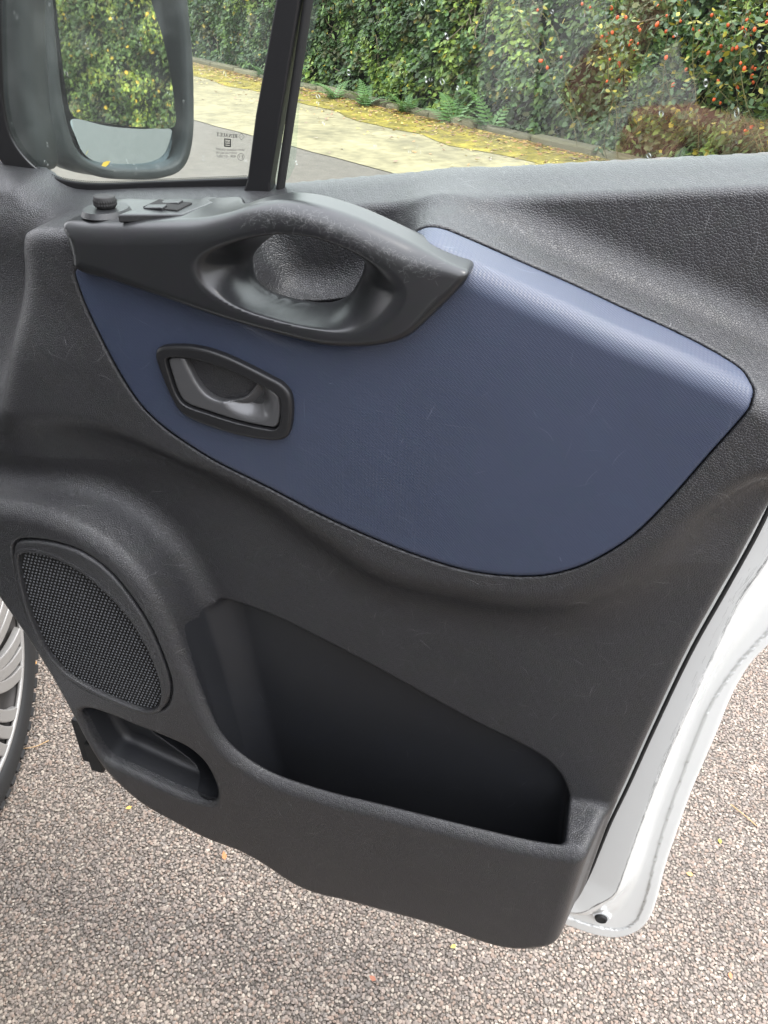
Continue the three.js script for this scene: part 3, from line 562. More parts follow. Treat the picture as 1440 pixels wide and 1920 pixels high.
  // foot of the mirror on the door, left of the housing
  const foot = smooth(pts([[-90, -120], [-90, 120], [-50, 230], [0, 285], [40, 312], [84, 322], [86, 280], [72, 200], [60, 60], [54, -120]], -0.14), 5), dFt = field(foot, 0.003), [fl, fh] = boxOf(foot, 0.01);
  const fg = mesh((u, v, w) => ext(dFt(u, v), w, -0.17, -0.13, 0.015), [fl[0], fl[1], -0.27], [fh[0], Math.min(1.62, fh[1]), -0.12], 0.004);
  part('mirror_foot', fg, M.housing, door);
}

// ------------------------------------------------------------------ the van itself: hinged door's body side, wheel
const HINGE = DOOR_AT.clone().addScaledVector(EU, -0.7).addScaledVector(EW, -0.06);
const OPEN = 59 * RAD, VS = EU.clone().multiplyScalar(Math.cos(OPEN)).addScaledVector(EW, Math.sin(OPEN));
const van = group('van'); van.position.copy(HINGE); van.rotation.y = Math.atan2(-VS.z, VS.x); // local x: rearwards, z: towards the left side... see sideOut
tag(van, 'white van with its front wheel showing beside the open door', 'van');
const OUT = new THREE.Vector3(VS.x, 0, VS.z).cross(new THREE.Vector3(0, 1, 0)).dot(EU) > 0 ? 1 : -1; // sign of the outer side along local z
{
  const box = (x0, x1, y0, y1, z0, z1, r = 0.02) => { const b = new RoundedBoxGeometry(x1 - x0, y1 - y0, Math.abs(z1 - z0), 3, Math.min(r, (x1 - x0) / 2.1, (y1 - y0) / 2.1, Math.abs(z1 - z0) / 2.1)); b.translate((x0 + x1) / 2, (y0 + y1) / 2, (OUT * (z0 + z1)) / 2); return b; };
  const panel = part('body', mergeGeometries([
    box(1.2, 1.335, 0.42, 1.95, -0.07, -0.005), box(1.375, 3.6, 0.35, 1.95, -0.06, 0.0, 0.05), box(0.2, 1.22, 0.33, 0.47, -0.16, -0.03), box(-0.5, 3.6, 1.93, 1.98, -1.75, -0.05, 0.02),
    box(0.05, 3.6, 0.35, 1.95, -1.8, -1.75), box(3.55, 3.6, 0.35, 1.95, -1.75, -0.06), box(-0.75, -0.03, 0.8, 1.08, -0.16, -0.03, 0.06), box(-0.95, -0.05, 0.85, 1.06, -1.7, -0.14, 0.06), box(-1.0, -0.8, 0.3, 0.95, -1.75, -0.05, 0.06),
  ]), M.white, van);
  part('pillar_seal', box(1.32, 1.39, 0.4, 1.94, -0.12, -0.045, 0.01), M.rubber, van);
  { const q = tex(128, 256, (i, j) => { const r = j % 20, inText = r > 6 && r < 13 && i > 14 && i < 114 - ((j / 20) | 0) * 37 % 50 && (i * 7 + ((j / 20) | 0) * 13) % 17 > 3 && j > 30; return inText ? 0.25 : 0.86; }, true, false), st = new THREE.BoxGeometry(0.07, 0.13, 0.001); st.translate(1.268, 1.02, OUT * -0.0035); part('pillar_sticker', st, new THREE.MeshStandardMaterial({ map: q, roughness: 0.5 }), van); }
  part('cab_floor', box(-0.1, 1.6, 0.36, 0.42, -1.7, -0.17), M.rubber, van);
  const s1 = part('seat', mergeGeometries([box(0.65, 1.18, 0.62, 0.8, -0.72, -0.22, 0.06), box(1.06, 1.24, 0.75, 1.42, -0.7, -0.24, 0.07), box(1.12, 1.22, 1.42, 1.64, -0.6, -0.34, 0.05)]), M.rubber, van);
  part('dashboard', box(-0.35, 0.12, 0.75, 1.13, -1.68, -0.22, 0.08), M.rubber, van);
  // windscreen pillar from the wing up to the roof
  const pil = new RoundedBoxGeometry(0.07, 1.15, 0.06, 3, 0.02); pil.rotateZ(0.62); pil.translate(-0.3, 1.47, -0.1 * OUT); part('windscreen_pillar', pil, M.white, van);
  const wheel = group('front_wheel', van), R = 0.335;
  const tyreGeo = new THREE.LatheGeometry([[0.255, -0.09], [0.265, -0.105], [0.295, -0.108], [0.318, -0.1], [0.332, -0.08], [0.335, -0.04], [0.335, 0.04], [0.332, 0.08], [0.318, 0.1], [0.295, 0.108], [0.27, 0.105], [0.26, 0.098], [0.254, 0.085]].map((p) => new THREE.Vector2(...p)), 96);
  const lugs = [];
  for (let i = 0; i < 62; i++) for (const s of [-1, 1]) { const l = new RoundedBoxGeometry(0.02, 0.05, 0.022, 1, 0.003); l.rotateX(s * 0.0); l.rotateZ(s * 0.6); l.translate(0.322, s * 0.082, 0); l.rotateY(((i + (s > 0 ? 0.5 : 0)) / 62) * Math.PI * 2); lugs.push(l); }
  part('tyre', mergeGeometries([tyreGeo, ...lugs].map((q) => { const t = q.index ? q.toNonIndexed() : q; return t; })), M.rubber, wheel);
  M.alloy = new THREE.MeshPhysicalMaterial({ color: lin(0.33, 0.32, 0.305), metalness: 0.35, roughness: 0.42 });
  M.alloyDark = new THREE.MeshStandardMaterial({ color: lin(0.06, 0.055, 0.052), roughness: 0.6 });
  const dish = new THREE.LatheGeometry([[0, 0.07], [0.24, 0.068], [0.254, 0.085]].reverse().map((p) => new THREE.Vector2(...p)), 64); part('wheel_backing', dish, M.alloyDark, wheel);
  const rimLip = new THREE.TorusGeometry(0.253, 0.0055, 10, 90); rimLip.rotateX(Math.PI / 2); rimLip.translate(0, 0.094, 0); part('rim', rimLip, M.alloy, wheel);
  for (let i = 0; i < 27; i++) { // curved trim spokes in pairs
    const a0 = (Math.floor(i / 3) * 3 * Math.PI * 2) / 27 + (i % 3) * 0.17, L = [], Q = [];
    for (let k = 0; k <= 10; k++) { const r = 0.05 + 0.2 * (k / 10), a = a0 + 0.28 * (k / 10) ** 1.6, w = (0.009 + 0.003 * (k / 10)) / r; L.push([Math.cos(a - w) * r, Math.sin(a - w) * r]); Q.unshift([Math.cos(a + w) * r, Math.sin(a + w) * r]); }
    const sp = new THREE.ExtrudeGeometry(toShape(L.concat(Q)), { depth: 0.012, bevelEnabled: true, bevelSize: 0.0025, bevelThickness: 0.0025, bevelSegments: 2 }); sp.rotateX(-Math.PI / 2); sp.translate(0, 0.082, 0); part('spoke', sp, M.alloy, wheel);
  }
  const hub = new THREE.LatheGeometry([[0, 0.125], [0.04, 0.122], [0.062, 0.11], [0.066, 0.08]].reverse().map((p) => new THREE.Vector2(...p)), 48); part('hub_cap', hub, M.alloy, wheel);
  // sight line of the hub met with the body side
  const at = new THREE.Vector3(-0.215, R, -0.15 * OUT); wheel.position.copy(at);
  wheel.rotation.set(OUT * Math.PI / 2, 0, 0); wheel.rotation.order = 'YXZ'; wheel.rotation.y = OUT * 0.22;
}

// ------------------------------------------------------------------ the photographer, seen only mirrored in the window
{
  const person = group('person'); person.position.copy(DOOR_AT); person.rotation.y = -PSI;
  tag(person, 'person in dark T-shirt and trousers holding up a phone, mirrored in the window', 'person');
  const J = {
    hip: [0.43, 0.93, 0.94], waist: [0.43, 1.08, 0.95], chest: [0.42, 1.3, 0.92], neck: [0.41, 1.47, 0.89], head: [0.395, 1.615, 0.845], rs: [0.6, 1.38, 0.9], ls: [0.24, 1.39, 0.89], re: [0.49, 1.075, 0.82], rw: [0.262, 1.162, 0.655], le: [0.1, 1.16, 0.81], lw: [0.2, 1.38, 0.7],
    rh: [0.52, 0.9, 0.94], lh: [0.34, 0.9, 0.94], rk: [0.54, 0.5, 0.91], lk: [0.32, 0.5, 0.88], ra: [0.55, 0.085, 0.96], la: [0.31, 0.085, 0.92], rt: [0.57, 0.035, 0.8], lt: [0.29, 0.035, 0.76],
  };
  const cap = (x, y, z, a, b, ra, rb) => { const ex = b[0] - a[0], ey = b[1] - a[1], ez = b[2] - a[2], t = clamp(((x - a[0]) * ex + (y - a[1]) * ey + (z - a[2]) * ez) / (ex * ex + ey * ey + ez * ez), 0, 1); return Math.hypot(x - a[0] - ex * t, y - a[1] - ey * t, z - a[2] - ez * t) - (ra + (rb - ra) * t); };
  const bones = (list, k) => (x, y, z) => { let d = 9; for (const [a, b, ra, rb] of list) { const q = cap(x, y, z, a, b, ra, rb); d = d > 8 ? q : smin(d, q, k); } return d; };
  const arms = [[J.rs, J.re, 0.05, 0.042], [J.re, J.rw, 0.043, 0.028], [J.ls, J.le, 0.05, 0.042], [J.le, J.lw, 0.043, 0.028]];
  const torso = [[J.hip, J.waist, 0.13, 0.12], [J.waist, J.chest, 0.12, 0.13], [J.rs, J.ls, 0.065, 0.065], [[0.5, 1.26, 0.92], [0.34, 1.26, 0.92], 0.1, 0.1], [J.chest, J.neck, 0.09, 0.06]];
  const legs = [[J.rh, J.rk, 0.085, 0.058], [J.rk, J.ra, 0.058, 0.038], [J.lh, J.lk, 0.085, 0.058], [J.lk, J.la, 0.058, 0.038], [J.rh, J.lh, 0.1, 0.1]];
  const feet = [[J.ra, J.rt, 0.045, 0.03], [J.la, J.lt, 0.045, 0.03]];
  const hand = (wrist, dir, side, up, curl) => { // palm, four unequal fingers and a thumb
    const V = (a) => new THREE.Vector3(...a), w = V(wrist), d = V(dir).normalize(), s = V(side).normalize(), n = V(up).normalize(), out = [], at = (x, y, z) => w.clone().addScaledVector(d, x).addScaledVector(s, y).addScaledVector(n, z).toArray();
    for (const y of [-0.028, -0.01, 0.01, 0.026]) out.push([at(0.005, y * 0.6, 0), at(0.078, y, 0), 0.015, 0.0125]);
    [[-0.03, 0.068], [-0.01, 0.078], [0.01, 0.073], [0.029, 0.056]].forEach(([y, L]) => { let a = at(0.08, y, 0), ang = curl * 0.5, x = 0.08, z = 0; for (let q = 0; q < 3; q++) { const l = L * [0.45, 0.32, 0.25][q]; x += Math.cos(ang) * l; z -= Math.sin(ang) * l; const b = at(x, y * 1.05, z); out.push([a, b, 0.0092 - q * 0.0008, 0.0084 - q * 0.0008]); a = b; ang += curl; } });
    const t0 = at(0.022, -0.03, -0.006), t1 = at(0.058, -0.058, -0.02), t2 = at(0.09, -0.062, -0.034); out.push([t0, t1, 0.013, 0.011], [t1, t2, 0.0105, 0.0085]);
    return out;
  };
  const hr = hand(J.rw, [-0.8, -0.05, -0.5], [0.1, 1, 0.1], [-0.5, 0, 0.8], 0.55), hl = hand(J.lw, [-0.3, 0.45, -0.75], [-0.2, 0.8, 0.4], [0.8, 0.2, -0.2], 0.4);
  const headF = (x, y, z) => {
    const h = J.head, X = x - h[0], Y = y - h[1], Z = z - h[2];
    let d = (Math.hypot(X / 0.074, Y / 0.112, (Z - 0.012) / 0.094) - 1) * 0.078;
    d = smin(d, cap(X, Y, Z, [0, -0.05, -0.045], [0, -0.085, -0.06], 0.042, 0.024), 0.03);
    d = smin(d, cap(X, Y, Z, [0, 0.008, -0.086], [0, -0.028, -0.104], 0.008, 0.013), 0.014);
    d = smax(d, -(Math.hypot(X - 0.031, Y - 0.008, Z + 0.096) - 0.016), 0.012); d = smax(d, -(Math.hypot(X + 0.031, Y - 0.008, Z + 0.096) - 0.016), 0.012);
    d = Math.min(d, Math.hypot(X - 0.031, Y - 0.006, Z + 0.076) - 0.0125, Math.hypot(X + 0.031, Y - 0.006, Z + 0.076) - 0.0125);
    d = smin(d, cap(X, Y, Z, [-0.02, -0.057, -0.088], [0.02, -0.057, -0.088], 0.007, 0.007), 0.008); d = smax(d, -cap(X, Y, Z, [-0.022, -0.057, -0.098], [0.022, -0.057, -0.098], 0.003, 0.003), 0.004);
    for (const s of [-1, 1]) d = smin(d, (Math.hypot((X - s * 0.077) / 0.011, Y / 0.032, (Z - 0.005) / 0.02) - 1) * 0.012, 0.006);
    return smin(d, cap(x, y, z, J.neck, [h[0], h[1] - 0.06, h[2] + 0.02], 0.056, 0.05), 0.02);
  };
  const fa = bones([...torso, ...legs, ...arms, ...feet], 0.03), fr = bones([...hr, [J.rw, [(J.rw[0] + J.re[0]) / 2, (J.rw[1] + J.re[1]) / 2, (J.rw[2] + J.re[2]) / 2], 0.028, 0.036]], 0.008), fl = bones([...hl, [J.lw, [(J.lw[0] + J.le[0]) / 2, (J.lw[1] + J.le[1]) / 2, (J.lw[2] + J.le[2]) / 2], 0.028, 0.036]], 0.008);
  const skin = new THREE.MeshPhysicalMaterial({ color: lin(0.5, 0.27, 0.19), roughness: 0.5 });
  const near = (f, c, r, h) => mesh(f, c.map((q) => q - r), c.map((q) => q + r), h);
  const body = part('body', mergeGeometries([mesh(fa, [0.0, -0.03, 0.55], [0.95, 1.52, 1.2], 0.012), near(fr, [0.225, 1.165, 0.63], 0.13, 0.004), near(fl, [0.16, 1.42, 0.64], 0.13, 0.004), near(headF, J.head, 0.17, 0.005)]), skin, person);
  const cloth = new THREE.MeshStandardMaterial({ color: lin(0.018, 0.019, 0.023), roughness: 0.9 }), jeans = new THREE.MeshStandardMaterial({ color: lin(0.025, 0.032, 0.06), roughness: 0.9 });
  const grow = (l, g) => l.map(([a, b, p, q]) => [a, b, p + g, q + g]), half = (a, b, t) => a.map((q, i) => q + (b[i] - q) * t);
  part('t_shirt', mesh(bones(grow([...torso, [J.rs, half(J.rs, J.re, 0.62), 0.054, 0.054], [J.ls, half(J.ls, J.le, 0.62), 0.054, 0.054]], 0.012), 0.03), [0.1, 0.7, 0.6], [0.95, 1.52, 1.2], 0.012), cloth, body);
  part('trousers', mesh(bones(grow(legs, 0.013), 0.03), [0.25, 0.02, 0.6], [0.95, 1.1, 1.2], 0.012), jeans, body);
  part('shoes', mesh(bones(grow([[J.ra, J.rt, 0.042, 0.03], [J.la, J.lt, 0.042, 0.03]], 0.01), 0.02), [0.25, 0.002, 0.6], [0.95, 0.15, 1.2], 0.008), M.rubber, body);
  part('hair', mesh((x, y, z) => Math.max(headF(x, y, z) - 0.011, -(y - J.head[1] - 0.03 + (z - J.head[2]) * 0.75 - 0.012 * noise.noise(x * 60, y * 30, z * 60))), J.head.map((q) => q - 0.17), J.head.map((q) => q + 0.17), 0.006), new THREE.MeshStandardMaterial({ color: lin(0.03, 0.02, 0.013), roughness: 0.7 }), body);
  const phone = new RoundedBoxGeometry(0.076, 0.162, 0.008, 3, 0.0035), pm = part('phone', phone, M.black, scene);
  pm.position.copy(EYE).addScaledVector(fwd, -0.03).addScaledVector(camUp, -0.055); pm.quaternion.copy(camera.quaternion); tag(pm, 'dark phone held up by the person in front of the open door', 'phone');
}

// ------------------------------------------------------------------ the ground
{
  const n = 1024, f1 = worley(n, 96, 0.95), f2 = worley(n, 170, 0.95), idx = new Float32Array(n * n);
  const map = tex(n, n, (i, j) => { const k = j * n + i, s = sstep(0.02, 0.2, f1[k]), q = fbm(i / 9, j / 9, 4, 3), p = 0.5 + 0.5 * sstep(0.02, 0.25, f2[k]); const b = (0.36 + 0.26 * q + 0.1 * fbm(i / 120, j / 120, 9, 3)) * (0.55 + 0.45 * s) * p; return [b * 0.7 + 0.19, b * 0.66 + 0.174, b * 0.61 + 0.158]; }, true);
  M.asphalt = new THREE.MeshStandardMaterial({ map: scaled(map, 0.9), roughness: 0.9, bumpMap: scaled(tex(n, n, (i, j) => sstep(0, 0.3, f1[j * n + i])), 0.9), bumpScale: 0.003 });
  const g = new THREE.PlaneGeometry(400, 400); g.rotateX(-Math.PI / 2);
  const p = g.attributes.position, u = g.attributes.uv; for (let i = 0; i < p.count; i++) u.setXY(i, p.getX(i), p.getZ(i));
  tag(part('ground', g, M.asphalt, scene), null, null, null, 'structure');
}
const K0 = new THREE.Vector3(-1.5, 0, -13.1), KD = new THREE.Vector3(0.591, 0, 0.806), KN = new THREE.Vector3(-0.806, 0, 0.591); // kerb line and its near side
const along = (t, n = 0, y = 0) => K0.clone().addScaledVector(KD, t).addScaledVector(KN, n).setY(y);
function strip(edge, name, mat, y) { // sheet between the kerb and a wavy edge on its near side
  const P = [], U = [], I = []; const N = 160;
  for (let i = 0; i <= N; i++) { const t = -20 + (55 * i) / N; const a = along(t, -0.3, y), b = along(t, edge(t), y); P.push(a.x, a.y, a.z, b.x, b.y, b.z); U.push(t, 0, t, edge(t)); if (i) { const k = 2 * i; I.push(k - 2, k, k - 1, k - 1, k, k + 1); } }
  const g = new THREE.BufferGeometry(); g.setAttribute('position', new THREE.Float32BufferAttribute(P, 3)); g.setAttribute('uv', new THREE.Float32BufferAttribute(U, 2)); g.setIndex(I); g.computeVertexNormals();
  const m = part(name, g, mat, scene); m.userData.kind = 'structure'; return m;
}
const nOf = (p) => p.clone().sub(K0).dot(KN), tOf = (p) => p.clone().sub(K0).dot(KD);
const e1 = G(360, 225), e2 = G(745, 325);
{
  const t1 = tOf(e1), n1 = nOf(e1), t2 = tOf(e2), n2 = nOf(e2), edge = (t) => n1 + ((n2 - n1) * (t - t1)) / (t2 - t1) * 0.9 + 0.05 * noise.noise(t * 1.7, 3, 1) + 0.02 * noise.noise(t * 9, 3, 1);
  const n = 1024, map = tex(n, n, (i, j) => { // sandy verge, 8 m a tile: bare sand with moss near the kerb coming and going
    const a = fbm(i / 70, j / 70, 1, 5), b = fbm(i / 14, j / 14, 8, 4), k = 0.86 + 0.3 * a + 0.25 * b; return [0.56 * k, 0.52 * k, 0.4 * k];
  }, true);
  const sand = new THREE.MeshStandardMaterial({ map: scaled(map, 8), roughness: 0.95 });
  strip((t) => clamp(edge(t), 0.5, 6), 'verge', sand, 0.006);
  const mossMap = tex(n, n, (i, j) => { const a = fbm(i / 40, j / 40, 5, 5), b = fbm(i / 8, j / 8, 3, 3), k = 0.8 + 0.5 * a + 0.4 * b; return [0.56 * k, 0.5 * k, 0.17 * k]; }, true);
  strip((t) => 0.85 + 0.5 * fbm(t * 0.8, 4, 4) + 0.1 * noise.noise(t * 5, 1, 2), 'moss_strip', new THREE.MeshStandardMaterial({ map: scaled(mossMap, 5), roughness: 1 }), 0.011);
}
// kerb of weathered stones
{
  const kerb = group('kerb'); kerb.userData.kind = 'structure';
  const mats = [0.2, 0.25, 0.3].map((v) => new THREE.MeshStandardMaterial({ color: lin(v, v * 0.9, v * 0.55), roughness: 0.95, bumpMap: scaled(grainTex, 0.3), bumpScale: 0.006 }));
  const geos = [0, 1, 2].map((q) => { const b = new RoundedBoxGeometry(0.87, 0.15, 0.16, 3, 0.025), p = b.attributes.position; for (let i = 0; i < p.count; i++) { p.setY(i, p.getY(i) + 0.018 * noise.noise(p.getX(i) * 6, q * 9, 1)); p.setZ(i, p.getZ(i) + 0.02 * noise.noise(p.getX(i) * 7, q * 5 + 3, p.getY(i) * 9)); } b.computeVertexNormals(); return b; });
  for (let i = 0; i < 34; i++) { const t = -9 + i * 0.9, m = part('kerb_stone', geos[i % 3], mats[(i * 7) % 3], kerb); m.position.copy(along(t, -0.08 + rr(-0.015, 0.015), 0.0 + rr(-0.02, 0.012))); m.rotation.y = Math.atan2(-KD.z, KD.x) + rr(-0.02, 0.02); }
}
// loose chippings under and beside the door
{
  const ico = new THREE.IcosahedronGeometry(1, 0), P = ico.attributes.position, stones = [];
  for (let q = 0; q < 3; q++) { const g = ico.clone(), p = g.attributes.position; for (let i = 0; i < p.count; i++) { const x = P.getX(i), y = P.getY(i), z = P.getZ(i), s = 1 + 0.45 * noise.noise(x * 1.6 + q * 7, y * 1.6, z * 1.6); p.setXYZ(i, x * s, y * s * 0.48, z * s); } g.computeVertexNormals(); stones.push(g); }
  const spots = [[], [], []], pitch = 0.0054;
  for (let z = -2.6; z < -0.36; z += pitch) for (let x = -1.5 - (z + 0.4) * -0.0; x < 1.9; x += pitch) {
    const zz = z + rr(-0.5, 0.5) * pitch, xx = x + rr(-0.5, 0.5) * pitch;
    if (Math.abs(xx) > 0.55 - zz * 0.66 + 0.1) continue;
    if (zz < -1.75 && xx > -1.1) continue;
    if (rnd() < 0.1) continue;
    spots[(rnd() * 3) | 0].push([xx, zz]);
  }
  const g = group('chippings'); tag(g, 'pinkish grey stone chippings bedded in the car park surface', 'gravel', null, 'stuff');
  const pal = [[0.36, 0.3, 0.27], [0.29, 0.25, 0.23], [0.42, 0.36, 0.32], [0.2, 0.17, 0.16], [0.33, 0.25, 0.21], [0.5, 0.45, 0.4], [0.25, 0.23, 0.22]];
  const mat = new THREE.MeshStandardMaterial({ color: 0xffffff, roughness: 0.85 });
  spots.forEach((list, q) => {
    const im = new THREE.InstancedMesh(stones[q], mat, list.length), o = new THREE.Object3D(), c = new THREE.Color();
    list.forEach(([x, z], i) => {
      const s = 0.0027 * (0.7 + 0.75 * rnd() * rnd() + 0.35 * rnd()); o.position.set(x, 0.0008 + s * 0.12 + rr(-0.0006, 0.0006), z); o.rotation.set(rr(-0.5, 0.5), rr(0, 6.28), rr(-0.5, 0.5)); o.scale.set(s * rr(0.8, 1.3), s, s * rr(0.8, 1.25)); o.updateMatrix(); im.setMatrixAt(i, o.matrix);
      const k = pal[(rnd() * pal.length) | 0].map((q, z) => 0.78 * q + 0.22 * [0.335, 0.288, 0.262][z]), b = 0.6 * rr(0.84, 1.14) * (1 + 0.4 * fbm(x * 2.2, z * 2.2, 2, 4)); im.setColorAt(i, c.setRGB(k[0] * b * 1.04, k[1] * b, k[2] * b * 0.92));
    });
    im.name = 'stone_chips'; im.receiveShadow = im.castShadow = true; im.userData.kind = 'stuff'; g.add(im);
  });
}

// ------------------------------------------------------------------ hedge, ferns, berry bush, litter
function leafGeo(l, w, lobes) { // one folded leaf lying along x
  const s = new THREE.Shape(); s.moveTo(0, 0);
  if (lobes) { s.lineTo(0.18 * l, 0.5 * w); s.lineTo(0.4 * l, 0.3 * w); s.lineTo(0.55 * l, 0.42 * w); s.lineTo(l, 0); s.lineTo(0.55 * l, -0.42 * w); s.lineTo(0.4 * l, -0.3 * w); s.lineTo(0.18 * l, -0.5 * w); }
  else { s.lineTo(0.3 * l, 0.46 * w); s.lineTo(0.65 * l, 0.36 * w); s.lineTo(l, 0); s.lineTo(0.65 * l, -0.36 * w); s.lineTo(0.3 * l, -0.46 * w); }
  const g = new THREE.ShapeGeometry(s), p = g.attributes.position; for (let i = 0; i < p.count; i++) p.setZ(i, -0.35 * Math.abs(p.getY(i)) - 0.12 * l * (p.getX(i) / l) ** 2);
  g.rotateX(-Math.PI / 2); g.computeVertexNormals(); return g;
}
const leafMat = new THREE.MeshPhysicalMaterial({ color: 0xffffff, roughness: 0.55, transmission: 0.35, thickness: 0, side: THREE.DoubleSide });
function leaves(name, parent, geo, list) { // list of [position, normal-ish yaw, pitch, roll, size, r, g, b]
  const im = new THREE.InstancedMesh(geo, leafMat, list.length), o = new THREE.Object3D(), c = new THREE.Color(); o.rotation.order = 'YXZ';
  list.forEach((l, i) => { o.position.copy(l[0]); o.rotation.set(l[2], l[1], l[3]); o.scale.setScalar(l[4]); o.updateMatrix(); im.setMatrixAt(i, o.matrix); im.setColorAt(i, c.setRGB(l[5], l[6], l[7])); });
  im.name = name; im.userData.kind = 'stuff'; im.castShadow = im.receiveShadow = true; parent.add(im); return im;
}
const face = (t, y) => -0.38 + 0.5 * fbm(t * 0.9, y * 1.1, 3, 3) + 0.22 * fbm(t * 2.6, y * 2.6, 8, 3) - 0.12 * y * 0.4;
{
  const hedge = group('hedge'); tag(hedge, 'tall dense ivy hedge behind the kerb across the car park', 'hedge');
  const inner = []; // dark mass of old stems
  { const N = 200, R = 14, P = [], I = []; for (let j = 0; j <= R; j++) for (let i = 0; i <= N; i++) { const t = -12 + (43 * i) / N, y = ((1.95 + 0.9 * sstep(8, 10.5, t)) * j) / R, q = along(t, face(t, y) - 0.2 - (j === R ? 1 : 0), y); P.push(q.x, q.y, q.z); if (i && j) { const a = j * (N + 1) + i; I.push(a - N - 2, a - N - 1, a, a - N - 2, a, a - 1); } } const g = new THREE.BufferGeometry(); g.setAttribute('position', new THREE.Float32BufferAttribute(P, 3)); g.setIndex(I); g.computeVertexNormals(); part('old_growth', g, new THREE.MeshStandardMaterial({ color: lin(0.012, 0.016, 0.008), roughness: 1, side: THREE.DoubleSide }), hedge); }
  const small = [], broad = [], yaw0 = Math.atan2(KN.x, KN.z);
  const add = (t, y, near) => {
    const q = fbm(t * 1.1, y * 1.3, 11, 3), q2 = fbm(t * 3.1 + 5, y * 3.1, 2, 3), depth = rnd() * rnd() * 0.3, p = along(t, face(t, y) + 0.08 - depth, y);
    const kind = q2 + rr(-0.2, 0.2) > 0.12 ? 1 : 0, lightness = rr(0.5, 1.4) * (1 + 0.9 * q);
    if (y < 1.5 && fbm(t * 1.9, y * 2.4, 21, 3) < -0.1 && rnd() < 0.75) return;
    let c = kind ? [0.085, 0.14, 0.035] : [0.034, 0.07, 0.02];
    if (q > 0.12 && rnd() < 0.6) c = [0.13, 0.18, 0.04];
    if (q2 < -0.14 && rnd() < 0.5) c = [0.07, 0.075, 0.03];
    if (rnd() < 0.02) c = [0.35, 0.27, 0.04];
    if (t > 9.5) c = [c[0] * 1.7, c[1] * 1.45, c[2] * 1.2];
    (kind ? broad : small).push([p, yaw0 - Math.PI / 2 + rr(-1.2, 1.2), rr(-0.9, 0.9), rr(-1.25, -0.1), rr(0.6, 1.35) * (near ? 1 : 1.4), 1.85 * c[0] * lightness, 1.8 * c[1] * lightness, 1.5 * c[2] * lightness]);
  };
  for (let i = 0; i < 60000; i++) add(rr(-5, 9.5), rr(0.02, 1.75), true);
  for (let i = 0; i < 9000; i++) add(rr(-10, 9.5), rr(1.5, 2.0 + 0.15 * Math.sin(i)), false);
  for (let i = 0; i < 26000; i++) add(rr(9.5, 18), rr(0.0, 2.9 + 0.15 * Math.sin(i)), true);
  for (let i = 0; i < 22000; i++) add(rr(18, 30), rr(0.0, 2.9 + 0.15 * Math.sin(i)), false);
  leaves('ivy_foliage', hedge, leafGeo(0.062, 0.056, true), small);
  leaves('broad_foliage', hedge, leafGeo(0.075, 0.034, false), broad);
  const wood = new THREE.MeshStandardMaterial({ color: lin(0.16, 0.13, 0.085), roughness: 0.9 });
  for (let i = 0; i < 130; i++) { let t = rr(-4, 9), y = rr(0.1, 1.3); const c = [], dt = rr(-0.25, 0.25); for (let k = 0; k < 5; k++) { c.push(along(t, face(t, y) + 0.02 + rr(-0.05, 0.06), y)); t += dt + rr(-0.1, 0.1); y += rr(0.05, 0.2); } part('branch', new THREE.TubeGeometry(new THREE.CatmullRomCurve3(c), 10, rr(0.004, 0.009), 5), wood, hedge); }
}
// bracken ferns along the foot of the hedge
{
  const spots = [[470, 148, 0.55], [600, 188, 0.55], [655, 202, 0.6], [730, 215, 0.55], [820, 236, 0.8], [890, 248, 0.75], [1210, 288, 0.6]];
  const frond = (L) => { const gs = []; for (let k = 1; k < 13; k++) for (const s of [-1, 1]) { const x = (L * k) / 13, l = 0.3 * L * (1 - k / 14.5), g = leafGeo(l, l * 0.34, false); g.rotateY(s * 1.15); g.translate(x, 0.55 * x - (0.62 / L) * x * x, 0); gs.push(g); } const mid = new THREE.TubeGeometry(new THREE.CatmullRomCurve3([0, 0.25, 0.5, 0.75, 1].map((t) => new THREE.Vector3(t * L, 0.55 * t * L - 0.62 * L * t * t, 0))), 10, 0.004, 5); gs.push(mid.toNonIndexed()); for (let q = 0; q < gs.length - 1; q++) gs[q] = gs[q].toNonIndexed(); return mergeGeometries(gs); };
  const base = frond(0.5);
  const mats = [[0.09, 0.2, 0.03], [0.11, 0.22, 0.05], [0.07, 0.16, 0.03]].map((c) => new THREE.MeshPhysicalMaterial({ color: lin(...c), roughness: 0.6, transmission: 0.3, thickness: 0, side: THREE.DoubleSide }));
  const names = ['first fern from the left, seen through the quarter window beside the mirror', 'fern right of the black window post at the hedge foot', 'second fern right of the black window post', 'third fern right of the black window post', 'large fern in the middle of the main window', 'large fern just left of the pale reflection', 'fern at the foot of the hedge near the berry bush'];
  spots.forEach(([px, py, h], i) => {
    const f = group('fern'); f.position.copy(G(px, py)).addScaledVector(KN, -0.25); f.name = 'fern' + (i ? '_' + String(i).padStart(3, '0') : '');
    tag(f, names[i], 'fern', 'ferns along the foot of the hedge');
    for (let k = 0; k < 7; k++) { const m = part('frond', base, mats[k % 3], f, 'stuff'); m.rotation.set(0, rr(0, 6.28), rr(0.15, 0.8)); m.rotation.order = 'YXZ'; m.scale.setScalar(h * rr(0.8, 1.3) * 1.3); }
  });
}
